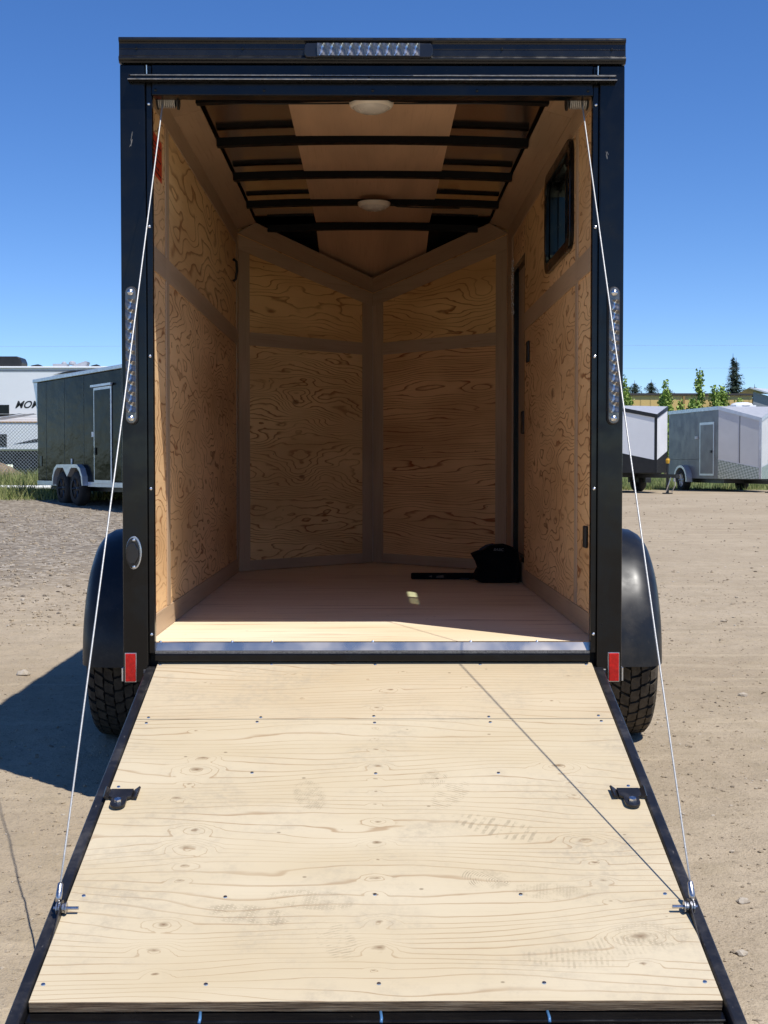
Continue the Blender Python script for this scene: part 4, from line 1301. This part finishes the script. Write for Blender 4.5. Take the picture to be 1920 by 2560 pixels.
# --- dark olive tandem trailer behind on the left
th = math.atan2(-0.523, -0.852)
bt = thing('tandem_trailer', 'long dark olive enclosed trailer with silver edging and twin wheels parked before the white camper', 'trailer', (-6.55, 26.55, 0.46), th)
HWb, Lb = 1.25, 7.2
m = MB(); m.box(-HWb, HWb, 0.0, Lb, 0.50, 2.72)
body = build(m, 'body', BM['dark'], bt, bevel=0.02)
m = MB()
for yy in (0.62, 1.84, 3.06, 5.2, 6.4):
    m.box(HWb, HWb + 0.004, yy - 0.008, yy + 0.008, 0.52, 2.70)
build(m, 'panel_seams', BM['lowblack'], body)
m = MB()
m.prism([(-HWb - 0.02, -0.28, 2.72), (-HWb - 0.02, Lb, 2.72), (-HWb - 0.02, Lb, 2.80), (-HWb - 0.02, -0.28, 2.80)], (2 * HWb + 0.04, 0, 0))
build(m, 'roof_trim', BM['alu'], bt, bevel=0.01)
m = MB()
for sx in (-1, 1):
    x0 = sx * HWb
    m.prism([(x0, 0.0, 2.715), (x0, -0.27, 2.715), (x0, -0.20, 2.55), (x0, -0.10, 2.35), (x0, -0.03, 2.05), (x0, 0.0, 1.75)], (-sx * 0.06, 0, 0))
build(m, 'rear_spoiler', BM['alu'], bt)
m = MB(); m.box(-HWb - 0.008, HWb + 0.012, 0.0, 1.33, 0.40, 0.497); m.box(-HWb - 0.008, HWb + 0.012, 3.32, Lb, 0.40, 0.497)
build(m, 'lower_rail', BM['alu'], bt)
m = MB(); m.box(-1.0, 1.0, 0.2, 7.0, 0.30, 0.40)
build(m, 'chassis', BM['lowblack'], bt)
for yy in (1.90, 2.78):
    for sx in (-1, 1):
        far_wheel(bt, sx * (HWb - 0.02), yy, 0.36, 0.22, rim=BM['rimdark'], side=sx)
m = MB()
for sx in (1,):
    pts2 = []
    a_out = [(1.34, 0.42), (1.38, 0.62), (1.50, 0.78), (1.68, 0.86), (2.95, 0.86), (3.14, 0.78), (3.27, 0.62), (3.31, 0.42)]
    a_in = [(3.25, 0.42), (3.20, 0.60), (3.09, 0.72), (2.93, 0.79), (2.60, 0.79), (2.34, 0.60), (2.08, 0.79), (1.70, 0.79), (1.55, 0.72), (1.45, 0.60), (1.40, 0.42)]
    ring_ = [(HWb + 0.001, y, z) for (y, z) in a_out + a_in]
    m.prism(ring_, (0.12, 0, 0))
build(m, 'fender', BM['alu'], bt)
m = MB(); m.prism([(HWb + 0.001, y, z) for (y, z) in [(1.42, 0.50), (1.47, 0.62), (1.57, 0.74), (1.71, 0.80), (2.92, 0.80), (3.07, 0.74), (3.18, 0.62), (3.23, 0.50)]], (0.004, 0, 0))
build(m, 'wheel_well', BM['lowblack'], bt)
m = MB(); m.box(HWb + 0.001, HWb + 0.02, 3.70, 4.70, 0.46, 2.42)
dr = build(m, 'side_door', BM['alu'], bt, bevel=0.01)
m = MB(); m.box(HWb + 0.021, HWb + 0.026, 3.76, 4.64, 0.54, 2.36)
build(m, 'door_panel', BM['dark'], dr)
m = MB(); m.box(HWb + 0.02, HWb + 0.06, 3.62, 4.78, 2.425, 2.47)
build(m, 'door_drip_cap', BM['alu'], dr)
m = MB(); m.box(HWb + 0.004, HWb + 0.02, 3.58, 3.68, 1.42, 1.52)
build(m, 'door_holdback', BM['white'], dr)
m = MB(); m.box(HWb + 0.027, HWb + 0.05, 3.80, 3.86, 1.05, 1.20)
build(m, 'door_handle', BM['lowblack'], dr)
m = MB(); m.box(HWb + 0.004, HWb + 0.012, 0.18, 0.32, 0.82, 1.05)
build(m, 'side_vent', BM['lowblack'], bt, bevel=0.004)
m = MB(); m.box(HWb + 0.004, HWb + 0.02, 2.3, 2.36, 0.87, 0.98)
build(m, 'marker_light', BM['white'], bt)

# --- white fifth-wheel camper behind the fence
rv = thing('camper', 'big white fifth wheel camper with dark swooshes and black roof unit behind the wire fence', 'camper', (0, 44.0, 0.0))
m = MB(); m.box(-20.0, -4.5, 0.0, 2.5, 1.85, 4.80)
build(m, 'body', BM['rvwhite'], rv, bevel=0.06)
m = MB(); m.box(-20.05, -4.45, -0.05, 2.55, 4.80, 4.88)
build(m, 'roof_edge', BM['rvwhite'], rv, bevel=0.02)
m = MB(); m.box(-20.0, -4.6, -0.012, -0.002, 4.70, 4.745)
build(m, 'gutter_line', BM['greydecal'], rv)
m = MB(); m.box(-18.6, -10.0, -0.32, -0.001, 1.88, 2.84)
so = build(m, 'slide_out', BM['rvwhite'], rv, bevel=0.03)
m = MB(); m.box(-18.62, -9.98, -0.34, -0.002, 2.842, 2.885)
build(m, 'slide_trim', simple('tan_trim', (0.42, 0.27, 0.13), 0.5), so)
m = MB(); m.box(-14.2, -13.08, -0.335, -0.322, 1.99, 2.44)
build(m, 'window', BM['glass'], so, bevel=0.004)
m = MB(); m.box(-14.6, -13.07, -0.02, -0.002, 3.12, 3.50)
build(m, 'window', BM['glass'], rv, bevel=0.008)
def decal(par, pts3, y, mat, name='swoosh'):
    m = MB(); m.prism([(x, y, z) for (x, z) in pts3], (0, -0.004, 0))
    return build(m, name, mat, par)
decal(rv, [(-13.8, 3.10), (-13.0, 3.16), (-12.62, 3.20), (-13.0, 3.13), (-13.8, 3.02)], -0.002, BM['decal'])
decal(rv, [(-13.8, 2.98), (-12.9, 3.12), (-12.2, 3.20), (-12.1, 3.17), (-12.8, 3.05), (-13.8, 2.90)], -0.002, BM['greydecal'])
decal(rv, [(-11.5, 4.58), (-10.8, 4.74), (-9.0, 4.79), (-7.0, 4.79), (-7.0, 4.66), (-9.0, 4.69), (-10.6, 4.68)], -0.013, BM['decal'])
decal(so, [(-12.85, 2.08), (-12.1, 2.26), (-11.4, 2.34), (-10.6, 2.34), (-11.4, 2.20), (-12.1, 2.14)], -0.322, BM['decal'])
text('lettering', 'MOME', 0.36, BM['decal'], rv, Matrix.Translation((-12.87, -0.004, 3.39)) @ Matrix.Rotation(rad(90), 4, 'X'), 0.4, 0.002, 0.007)
m = MB(); m.prism([(-14.6, 0.6, 4.88), (-12.80, 0.6, 4.88), (-12.76, 0.6, 5.08), (-12.84, 0.6, 5.26), (-12.95, 0.6, 5.29), (-14.6, 0.6, 5.29)], (0, 0.9, 0))
build(m, 'roof_unit', BM['lowblack'], rv, bevel=0.04)
for (x0, x1) in ((-12.55, -12.03), (-10.36, -9.90)):
    m = MB(); m.prism([(x0, 0.7, 4.88), (x1, 0.7, 4.88), (x1 - 0.04, 0.7, 4.95), (x1 - 0.16, 0.7, 5.01), (x0 + 0.12, 0.7, 4.97)], (0, 0.4, 0))
    build(m, 'roof_vent', BM['lowblack'], rv)
m = MB(); m.box(-11.64, -11.14, 0.6, 1.1, 4.88, 5.02); m.lathe([(5.02, 0.10), (5.07, 0.09), (5.11, 0.05), (5.12, 0.0)], 'Z', 12, (-11.28, 0.85, 0)); m.lathe([(5.0, 0.14), (5.08, 0.13), (5.13, 0.07), (5.14, 0.0)], 'Z', 12, (-10.98, 0.85, 0))
build(m, 'antenna_dome', BM['roofgrey'], rv)
m = MB(); m.prism([(-11.08, 0.6, 4.88), (-10.45, 0.6, 4.88), (-10.38, 0.6, 5.10), (-10.44, 0.6, 5.12), (-10.9, 0.6, 4.97)], (0, 0.5, 0))
build(m, 'open_roof_hatch', BM['roofgrey'], rv)
m = MB(); m.box(-19.8, -4.8, 0.15, 2.35, 1.36, 1.848)
build(m, 'chassis', BM['lowblack'], rv)
for xx in (-13.75, -12.56, -6.0):
    m = MB(); m.lathe([(-0.13, 0.25), (-0.13, 0.42), (-0.09, 0.46), (0.09, 0.46), (0.13, 0.42), (0.13, 0.25)], 'Y', 26)
    o = build(m, 'wheel', BM['tyre'], rv, smooth=True, loc=(xx, 0.25, 1.42))
    m = MB(); m.lathe([(-0.11, 0.26), (-0.07, 0.22), (-0.06, 0.08), (-0.10, 0.05), (-0.10, 0.0)], 'Y', 18)
    build(m, 'rim', BM['rimdark'], o, smooth=True)

# --- chain link fence
fn = thing('chain_link_fence', 'galvanised chain link fence with barbed wire standing on the grass bank', 'fence', (0, 37.0, 0.0))
FZ0, FZ1, FX0, FX1 = 0.92, 2.66, -16.0, -3.0
galv = simple('galvanised_wire', (0.50, 0.51, 0.52), 0.45, 0.5, var=0.1)
m = MB()
pitch = 0.108
H = FZ1 - FZ0
nn = int((FX1 - FX0 + H) / pitch)
for i in range(nn):
    for sg in (1, -1):
        xa = FX0 - (H if sg > 0 else 0) + i * pitch
        xb = xa + H * 1.0
        if sg < 0:
            xa, xb = xb, xa
        za, zb = FZ0, FZ1
        def clipx(xa, za, xb, zb):
            for lim, s_ in ((FX0, 1), (FX1, -1)):
                if (xa - lim) * s_ < 0 and (xb - lim) * s_ < 0: return None
                if (xa - lim) * s_ < 0:
                    t = (lim - xa) / (xb - xa); xa, za = lim, za + (zb - za) * t
                elif (xb - lim) * s_ < 0:
                    t = (lim - xa) / (xb - xa); xb, zb = lim, za + (zb - za) * t
            return xa, za, xb, zb
        c = clipx(xa, za, xb, zb)
        if c:
            m.tube([(c[0], 0.004 * sg, c[1]), (c[2], 0.004 * sg, c[3])], 0.0065, 3, False)
ch = build(m, 'chain_mesh', galv, fn, fix=False)
ch['kind'] = 'stuff'
for xx in np.arange(FX0, FX1 + 0.1, 3.25):
    m = MB(); m.tube([(xx, 0.05, 0.7), (xx, 0.05, 2.92)], 0.03, 8)
    build(m, 'post', galv, fn)
for z in (2.72, 2.81, 2.90):
    m = MB(); m.tube([(FX0, 0.05, z), (FX1, 0.05, z)], 0.007, 4)
    build(m, 'barbed_wire', galv, fn)
m = MB(); m.tube([(FX0, 0.02, FZ1), (FX1, 0.02, FZ1)], 0.014, 6)
build(m, 'top_rail', simple('rust_wire', (0.38, 0.24, 0.14), 0.6), fn)

# --- low dirt pile behind the fence
m = MB()
for i in range(14):
    for j in range(5):
        def q_(i, j):
            a = 2 * math.pi * i / 14; r_ = 1 - j / 5
            return (1.25 * r_ * math.cos(a) * (1 + 0.12 * math.sin(3 * a)), 0.9 * r_ * math.sin(a), 0.62 * (1 - r_ ** 1.6) * (1 + 0.1 * math.sin(5 * a + j)) - 0.05)
        m.poly([q_(i, j), q_(i + 1, j), q_(i + 1, j + 1), q_(i, j + 1)])
tag(build(m, 'dirt_pile', simple('brown_dirt', (0.24, 0.17, 0.10), 0.95, var=0.35, scale=6, bump=0.6, bscale=12), None, smooth=True, loc=(-12.75, 40.2, 0.94)), 'low brown dirt pile behind the chain link fence under the camper', 'dirt pile')

# --- white pipe lying in the grass
m = MB(); m.tube([(-13.0, 28.0, 0.775), (-10, 28.0, 0.772), (-7.4, 28.0, 0.765)], 0.052, 12)
tag(build(m, 'white_pipe', BM['white'], None, smooth=True), 'long white pipe lying in the grass at the foot of the fence bank', 'pipe')

# --- wedge nosed trailers on the right
def wedge_trailer(name, label, loc, heading, hw, L, zb, zt, vdrop, upper, vface, lower, zg, zgd, roofm, trimm, wheel_y, wr, door=False, vent=False, rimm=None):
    """local +y is the nose direction, origin on the ground at the start of the V"""
    th = math.atan2(-heading[0], heading[1])
    o = thing(name, label, 'trailer', loc, th)
    D = hw * 1.0
    m = MB(); m.box(-hw, hw, -L, 0, zg, zt)
    build(m, 'body', upper, o, bevel=0.01)
    if zg > zb + 0.01:
        m = MB(); m.box(-hw - 0.004, hw + 0.004, -L, 0, zb, zg - 0.002)
        build(m, 'lower_body', lower, o)
    m = MB()
    for sx in (-1, 1):
        q = [(sx * hw, 0.0, zg), (0, D, zg - zgd), (0, D, zt - vdrop), (sx * hw, 0, zt)]
        m.prism(q, (-sx * 0.03, -0.03, 0))
    build(m, 'nose_face', vface, o)
    m = MB()
    for sx in (-1, 1):
        q = [(sx * (hw + 0.006), 0.0, zb), (0, D + 0.006, zb), (0, D + 0.006, zg - zgd - 0.02), (sx * (hw + 0.006), 0, zg - 0.02)]
        m.prism(q, (-sx * 0.03, -0.03, 0))
    build(m, 'stone_guard', lower if not door else BM['plate'], o)
    m = MB()
    for sx in (-1, 1):
        q = [(sx * (hw + 0.008), 0.0, zg - 0.02), (0, D + 0.008, zg - zgd - 0.02), (0, D + 0.008, zg - zgd + 0.015), (sx * (hw + 0.008), 0, zg + 0.015)]
        m.prism(q, (-sx * 0.02, -0.02, 0))
    build(m, 'guard_trim', trimm, o)
    m = MB()                                                     # roof: flat box part and sloped nose
    m.prism([(-hw - 0.02, -L, zt), (hw + 0.02, -L, zt), (hw + 0.02, 0.0, zt), (-hw - 0.02, 0.0, zt)], (0, 0, 0.06))
    m.prism([(-hw - 0.02, 0.001, zt), (hw + 0.02, 0.001, zt), (0, D + 0.03, zt - vdrop)], (0, 0, 0.06))
    build(m, 'roof', roofm, o)
    m = MB()
    for sx in (-1, 1):
        q = [(sx * (hw + 0.024), 0.0, zt - 0.05), (0, D + 0.035, zt - vdrop - 0.05), (0, D + 0.035, zt - vdrop + 0.065), (sx * (hw + 0.024), 0, zt + 0.065)]
        m.prism(q, (-sx * 0.01, -0.01, 0))
        m.box(min(sx * hw, sx * (hw + 0.024)), max(sx * hw, sx * (hw + 0.024)), -L, 0, zt - 0.05, zt + 0.065)
    build(m, 'roof_trim', trimm, o)
    m = MB(); m.prism([(-0.05, D - 0.045, zb), (0.05, D - 0.045, zb), (0.0, D + 0.025, zb)], (0, 0, zt - vdrop - zb))
    build(m, 'nose_post', trimm, o)
    m = MB(); m.box(-hw + 0.2, hw - 0.2, -L + 0.1, 0.0, zb - 0.14, zb - 0.002)
    m.box(-0.06, 0.06, -0.2, D + 1.15, zb - 0.15, zb - 0.04)
    build(m, 'chassis', BM['lowblack'], o)
    yj = D + 0.62
    m = MB(); m.tube([(0, yj, 0.03), (0, yj, 0.55)], 0.045, 10); m.tube([(0, yj, 0.55), (0, yj, 1.0)], 0.03, 8); m.box(-0.11, 0.11, yj - 0.11, yj + 0.11, 0.0, 0.03)
    j = build(m, 'tongue_jack', BM['lowblack'], o)
    m = MB(); m.lathe([(0.90, 0.0), (0.90, 0.05), (1.00, 0.065), (1.05, 0.045), (1.05, 0.0)], 'Z', 12, (0, yj, 0))
    build(m, 'jack_cap', BM['yellow'], j)
    m = MB()
    for s2 in (-1, 1):
        m.tube([(s2 * 0.06, D + 0.9, zb - 0.12), (s2 * 0.12, D + 0.85, zb - 0.36), (s2 * 0.10, D + 0.7, 0.05)], 0.014, 5)
    build(m, 'safety_chain', BM['alu'], o)
    for yy in wheel_y:
        for sx in (-1, 1):
            far_wheel(o, sx * (hw + 0.06), yy, wr, 0.22, rim=rimm, side=sx)
            mm = MB()
            a_o = []; a_i = []
            for i in range(13):
                a = rad(-8 + 196 * i / 12)
                a_o.append((yy - (wr + 0.19) * math.cos(a), wr + (wr + 0.12) * math.sin(a)))
                a_i.append((yy - (wr + 0.10) * math.cos(a), wr + (wr + 0.04) * math.sin(a)))
            mm.prism([(sx * (hw + 0.003), y, z) for (y, z) in a_o + a_i[::-1]], (sx * 0.20, 0, 0))
            build(mm, 'fender', trimm, o)
            mm = MB(); mm.prism([(sx * (hw + 0.003), y, z) for (y, z) in a_i], (sx * 0.005, 0, 0))
            build(mm, 'wheel_well', BM['lowblack'], o)
    if door:
        # door on the side that faces the camera (local -x or +x chosen by caller)
        sx = door
        m = MB(); m.box(min(sx * hw, sx * (hw + 0.02)) + (0.001 if sx > 0 else -0.02 + 0.019), max(sx * hw, sx * (hw + 0.02)), -1.42, -0.30, zb + 0.10, zt - 0.42)
        dd = build(m, 'side_door', BM['alu'], o)
        m = MB(); m.box(min(sx * (hw + 0.021), sx * (hw + 0.026)), max(sx * (hw + 0.021), sx * (hw + 0.026)), -1.35, -0.37, zb + 0.16, zt - 0.50)
        build(m, 'door_panel', upper, dd)
        m = MB(); m.box(min(sx * (hw + 0.004), sx * (hw + 0.05)), max(sx * (hw + 0.004), sx * (hw + 0.05)), -1.75, -1.58, 1.72, 1.80)
        build(m, 'door_holdback', BM['white'], dd)
        m = MB(); m.box(min(sx * (hw + 0.027), sx * (hw + 0.06)), max(sx * (hw + 0.027), sx * (hw + 0.06)), -0.52, -0.42, 1.25, 1.33)
        build(m, 'door_handle', BM['lowblack'], dd)
        m = MB()
        m.prism([(sx * (hw * 0.5), hw * 0.5 + 0.012, zg - zgd * 0.5), (sx * (hw * 0.5) + 0.006, hw * 0.5 + 0.006, zg - zgd * 0.5), (sx * (hw * 0.5) + 0.006, hw * 0.5 + 0.006, zt - vdrop * 0.5 - 0.06), (sx * (hw * 0.5), hw * 0.5 + 0.012, zt - vdrop * 0.5 - 0.06)], (sx * -0.02, 0.0, 0))
        build(m, 'face_seam', BM['lowblack'], o)
    if vent:
        m = MB(); m.prism([(-0.34, -0.75, zt + 0.061), (0.34, -0.75, zt + 0.061), (0.34, -0.1, zt + 0.061), (-0.34, -0.1, zt + 0.061)], (0, 0, 0.05))
        vv_ = build(m, 'roof_vent', BM['white'], o)
        m = MB(); m.lathe([(zt + 0.11, 0.36), (zt + 0.17, 0.32), (zt + 0.205, 0.2), (zt + 0.21, 0.0)], 'Z', 20, (0, -0.42, 0))
        build(m, 'vent_dome', BM['white'], vv_, smooth=True)
    return o

# white and black trailer: V start centre computed from its apex
h1 = Vector((0.345, -0.939)).normalized()
hw1 = 1.02
ap1 = Vector((8.56, 35.9))
o1 = ap1 - h1 * hw1
wedge_trailer('cargo_trailer', 'white over black enclosed trailer with a pointed nose, partly hidden by the near trailer', (o1.x, o1.y, 0.47), h1, hw1, 4.2, 0.62, 2.62, 0.30,
              BM['white'], BM['white'], BM['lowblack'], 1.28, 0.30, BM['roofgrey'], BM['lowblack'], (-1.8,), 0.36)
h2 = Vector((0.17, -0.985)).normalized()
hw2 = 0.98
r2v = Vector((h2.y, -h2.x))                                     # local +x in the world
c2 = Vector((10.96, 38.0))                                      # corner of side and nose
o2 = c2 - r2v * hw2
wedge_trailer('cargo_trailer', 'grey enclosed trailer with sunlit-toned pointed nose and checker stone guard beside the white one', (o2.x, o2.y, 0.47), h2, hw2, 4.1, 0.42, 2.66, 0.40,
              BM['grey'], BM['silver'], BM['grey'], 0.43 + 0.62, 0.27, BM['roofgrey'], BM['alu'], (-2.6,), 0.37, door=1, vent=True, rimm=BM['alu'])

# ------------------------------------------------------------------ buildings beyond
def siding():
    g = G('tan_siding')
    co = g.coord()
    sx_ = g.n('ShaderNodeSeparateXYZ', {0: co})
    wv = g.math('FRACT', g.math('MULTIPLY', sx_.outputs[0], 1.1))
    g.p(col=g.mix(g.mrange(g.noise(co, 0.2, 3), 0.3, 0.7), (0.80, 0.55, 0.20), (0.74, 0.50, 0.18)), rough=0.7)
    g.bump(g.mrange(wv, 0.0, 0.15), 0.6, 0.08)
    return g.m
bd = thing('warehouse', 'long low ochre warehouse with a dark roof edge beyond the parked trailers', 'building', (0, 120, 0))
m = MB(); m.box(-6, 34.9, 0, 25, 0.5, 7.85)
build(m, 'wall', siding(), bd)
m = MB(); m.box(-6.1, 35.0, -0.15, 25.1, 7.85, 8.05)
build(m, 'roof_edge', simple('dark_roof_edge', (0.06, 0.05, 0.045), 0.6), bd)
m = MB()
for xx in np.arange(-4, 34, 6.5):
    m.box(xx, xx + 0.18, -0.12, -0.01, 0.6, 7.84)
build(m, 'downpipes', simple('ochre_pipe', (0.38, 0.24, 0.08), 0.6), bd)
b2 = thing('barn', 'grey metal barn with a pale sloping roof at the right edge', 'building', (0, 100, 0))
m = MB(); m.prism([(29.4, 0, 0.5), (40.0, 0, 0.5), (40.0, 0, 4.0), (29.4, 0, 7.1)], (6.8, 20, 0))
build(m, 'wall', simple('grey_barn_wall', (0.26, 0.28, 0.31), 0.5), b2)
m = MB()
m.prism([(29.1, -0.3, 7.32), (40.5, -0.3, 4.0), (40.5, -0.3, 4.12), (29.1, -0.3, 7.44)], (0, 0.35, 0))
m.poly([(29.1, 0.05, 7.42), (40.5, 0.05, 4.1), (46.0, 18, 7.6), (31.5, 12, 7.62)])
build(m, 'roof', simple('pale_barn_roof', (0.52, 0.55, 0.60), 0.4), b2)

# ------------------------------------------------------------------ trees
def leaf_mat(name, c0, c1):
    g = G(name)
    isl = g.n('ShaderNodeNewGeometry').outputs['Random Per Island']
    g.p(col=g.ramp(isl, [(0.0, c0), (1.0, c1)]), rough=0.7, spec=0.2)
    return g.m
CON = leaf_mat('conifer_needles', (0.016, 0.030, 0.020), (0.045, 0.066, 0.040))
POP = leaf_mat('young_leaves', (0.17, 0.26, 0.05), (0.36, 0.46, 0.12))
BARK = simple('bark', (0.12, 0.09, 0.065), 0.9, var=0.3)
def conifer(x, y, base, h, hw, label, seed, dens=1.0):
    r = np.random.RandomState(seed)
    t = thing('conifer', label, 'tree', (x, y, base))
    m = MB(); m.tube([(0, 0, 0), (0.02 * h * 0.3, 0, h * 0.5), (0, 0, h * 0.99)], [0.022 * h, 0.013 * h, 0.004 * h], 7)
    build(m, 'trunk', BARK, t, smooth=True)
    m = MB()
    z = h * 0.12
    while z < h * 0.985:
        f = z / h
        wid = hw * (1 - f) ** 0.8 * r.uniform(0.72, 1.12) + hw * 0.03
        nb = int((14 + 14 * (1 - f)) * dens)
        for b in range(nb):
            if r.rand() < 0.16:
                continue
            a = r.uniform(0, 6.283)
            L = wid * r.uniform(0.55, 1.15)
            nt = max(3, int(L / (0.10 * hw + 0.12)))
            for q in range(nt):
                s = (q + 0.6) / nt
                d = L * s
                cx, cy = d * math.cos(a), d * math.sin(a)
                cz = z - d * 0.30 + 0.14 * d * s
                wq = (0.26 + 0.22 * (1 - s)) * min(L, 1.6) * 0.5 + 0.16
                for c in range(3):
                    ox, oy, oz = r.normal(0, 0.10 * wq + 0.05, 3)
                    th = a + r.uniform(-0.9, 0.9)
                    dx, dy = math.cos(th) * wq * 0.6, math.sin(th) * wq * 0.6
                    px, py = -math.sin(th) * wq * 0.28, math.cos(th) * wq * 0.28
                    dr = wq * r.uniform(0.15, 0.5)
                    m.poly([(cx + ox - px, cy + oy - py, cz + oz), (cx + ox + px, cy + oy + py, cz + oz), (cx + ox + dx, cy + oy + dy, cz + oz - dr)])
        z += h * r.uniform(0.016, 0.026) * (0.6 + 0.9 * (1 - f))
    m.tube([(0, 0, h * 0.95), (0, 0, h * 1.02)], [0.05, 0.02], 4)
    build(m, 'crown', CON, t, fix=False)
for (zx, zt_, hz, lab, sd_) in ((305, 12.5, 2.6, 'slim far conifer just above the near corner of the ochre warehouse', 21),
                                (425, 13.2, 4.6, 'broad far conifer left of the middle gap in the row', 22),
                                (640, 13.5, 4.6, 'far conifer standing behind the second young poplar', 23),
                                (865, 12.8, 3.8, 'short solitary far conifer in the middle of the row', 24),
                                (1312, 16.4, 2.3, 'left one of the pair of tall dark conifers', 25),
                                (1402, 16.1, 2.6, 'right one of the pair of tall dark conifers', 26),
                                (1650, 12.7, 3.0, 'far conifer at the right edge of the picture', 27),
                                (545, 11.6, 2.4, 'tiny conifer tip showing over the warehouse roof between two broad conifers', 28),
                                (745, 11.5, 2.6, 'low conifer top just right of the broad pair over the roof', 29)):
    conifer(30.9 + 0.01378 * zx, 180 + (sd_ % 5) * 3, 0.8, zt_ - 0.8, hz * 1.6, lab, sd_)
def poplar(x, y, base, h, hw, label, seed):
    r = np.random.RandomState(seed)
    t = thing('poplar', label, 'tree', (x, y, base))
    m = MB(); m.tube([(0, 0, 0), (0.03, 0, h * 0.5), (0, 0, h * 0.97)], [0.05, 0.035, 0.01], 6)
    br = []
    for i in range(int(10 + h * 2)):
        z0 = h * r.uniform(0.15, 0.8); a = r.uniform(0, 6.28); l = hw * r.uniform(0.6, 1.2) * (1.15 - z0 / h) + 0.1
        up = h * r.uniform(0.08, 0.22)
        e = (l * math.cos(a), l * math.sin(a), min(h, z0 + up))
        br.append(((0, 0, z0), e))
        m.tube([(0, 0, z0), (e[0] * 0.6, e[1] * 0.6, z0 + up * 0.4), e], [0.014, 0.010, 0.005], 4)
    build(m, 'trunk', BARK, t)
    m = MB()
    for (s, e) in br + [((0, 0, h * 0.5), (0, 0, h))] * 4:
        for q in range(60):
            f = r.uniform(0.25, 1.05)
            c = [s[k_] + (e[k_] - s[k_]) * f + r.normal(0, 0.13) for k_ in range(3)]
            u = r.normal(0, 1, 3); u /= np.linalg.norm(u); v_ = np.cross(u, r.normal(0, 1, 3)); v_ /= np.linalg.norm(v_)
            sz = r.uniform(0.08, 0.15)
            c = np.array(c)
            m.poly([tuple(c - u * sz), tuple(c + v_ * sz * 0.6), tuple(c + u * sz), tuple(c - v_ * sz * 0.6)])
    build(m, 'crown', POP, t, fix=False)
for (zx, zt_, hz, lab, sd_) in ((258, 7.1, 0.22, 'slender light green poplar closest to the near trailer post', 31), (322, 6.45, 0.42, 'bushy light green poplar over the white trailer roof', 32),
                                (648, 6.7, 0.34, 'light green poplar above the pointed nose of the white trailer', 33), (692, 6.0, 0.32, 'shorter poplar just right of the nose of the white trailer', 34),
                                (1055, 7.6, 0.45, 'tallest light green poplar rising behind the grey trailer', 35), (1140, 6.5, 0.46, 'round light green poplar right beside the tallest one', 36),
                                (1240, 6.5, 0.42, 'light green poplar behind the white roof vent', 37), (862, 5.55, 0.13, 'thin sapling, left one of the two before the ochre wall', 38),
                                (918, 5.65, 0.14, 'thin sapling, right one of the two before the ochre wall', 39), (1412, 5.6, 0.14, 'thin sapling at the right end of the ochre wall', 40), (1475, 5.7, 0.12, 'rightmost thin sapling beside the barn', 41)):
    xw, yw = 15.03 + 0.0067 * zx, 85 + (sd_ % 3)
    b = float(gz(xw, yw))
    poplar(xw, yw, b - 0.02, zt_ - b, hz, lab, sd_)

# power lines
for (za, zb, lab) in ((9.4, 10.4, 'lower of the two thin power lines crossing the sky'), (11.6, 12.0, 'upper of the two thin power lines crossing the sky')):
    m = MB()
    m.tube([(-60 + 12 * i, 110, za + (zb - za) * i / 15 - 0.9 * math.sin(math.pi * ((i % 5) / 5)) * 0.3) for i in range(16)], 0.007, 4)
    tag(build(m, 'power_line', simple('wire_grey', (0.30, 0.34, 0.40), 0.6), None), lab, 'power line')

# ------------------------------------------------------------------ grass
def grass(name, areas, label, seed, mat):
    r = np.random.RandomState(seed)
    V = []; Fa = []
    for (x0, x1, y0, y1, n, h0, h1) in areas:
        for _ in range(n):
            x = r.uniform(x0, x1); y = r.uniform(y0, y1)
            if vnoise(np.array(x * 0.9), np.array(y * 0.9), 17) < 0.36:
                continue
            z = float(gz(x, y))
            hh = r.uniform(h0, h1) * (0.5 + vnoise(np.array(x * 1.7), np.array(y * 1.7), 23))
            a = r.uniform(0, 3.14); wq = 0.006 + 0.008 * r.rand()
            lx, ly = r.normal(0, 0.35 * hh, 2)
            i = len(V)
            V += [(x - wq * math.cos(a), y - wq * math.sin(a), z), (x + wq * math.cos(a), y + wq * math.sin(a), z), (x + lx, y + ly, z + hh)]
            Fa.append((i, i + 1, i + 2))
    me = bpy.data.meshes.new(name)
    me.from_pydata(V, [], Fa); me.materials.append(mat)
    o = link(name, me); o['kind'] = 'stuff'; o['label'] = label
    return o
GR = leaf_mat('grass_blades', (0.10, 0.15, 0.035), (0.34, 0.33, 0.14))
grass('grass', [(-15, -3, 24.8, 28.0, 9000, 0.10, 0.30), (-15, -3, 28.0, 37.0, 15000, 0.12, 0.34)], 'green grass bank below the chain link fence', 3, GR)
grass('grass', [(4, 17, 40.2, 46.0, 9000, 0.06, 0.2), (5, 17, 46, 60.0, 6000, 0.1, 0.35)], 'patchy grass strip under the two pointed trailers', 4, GR)
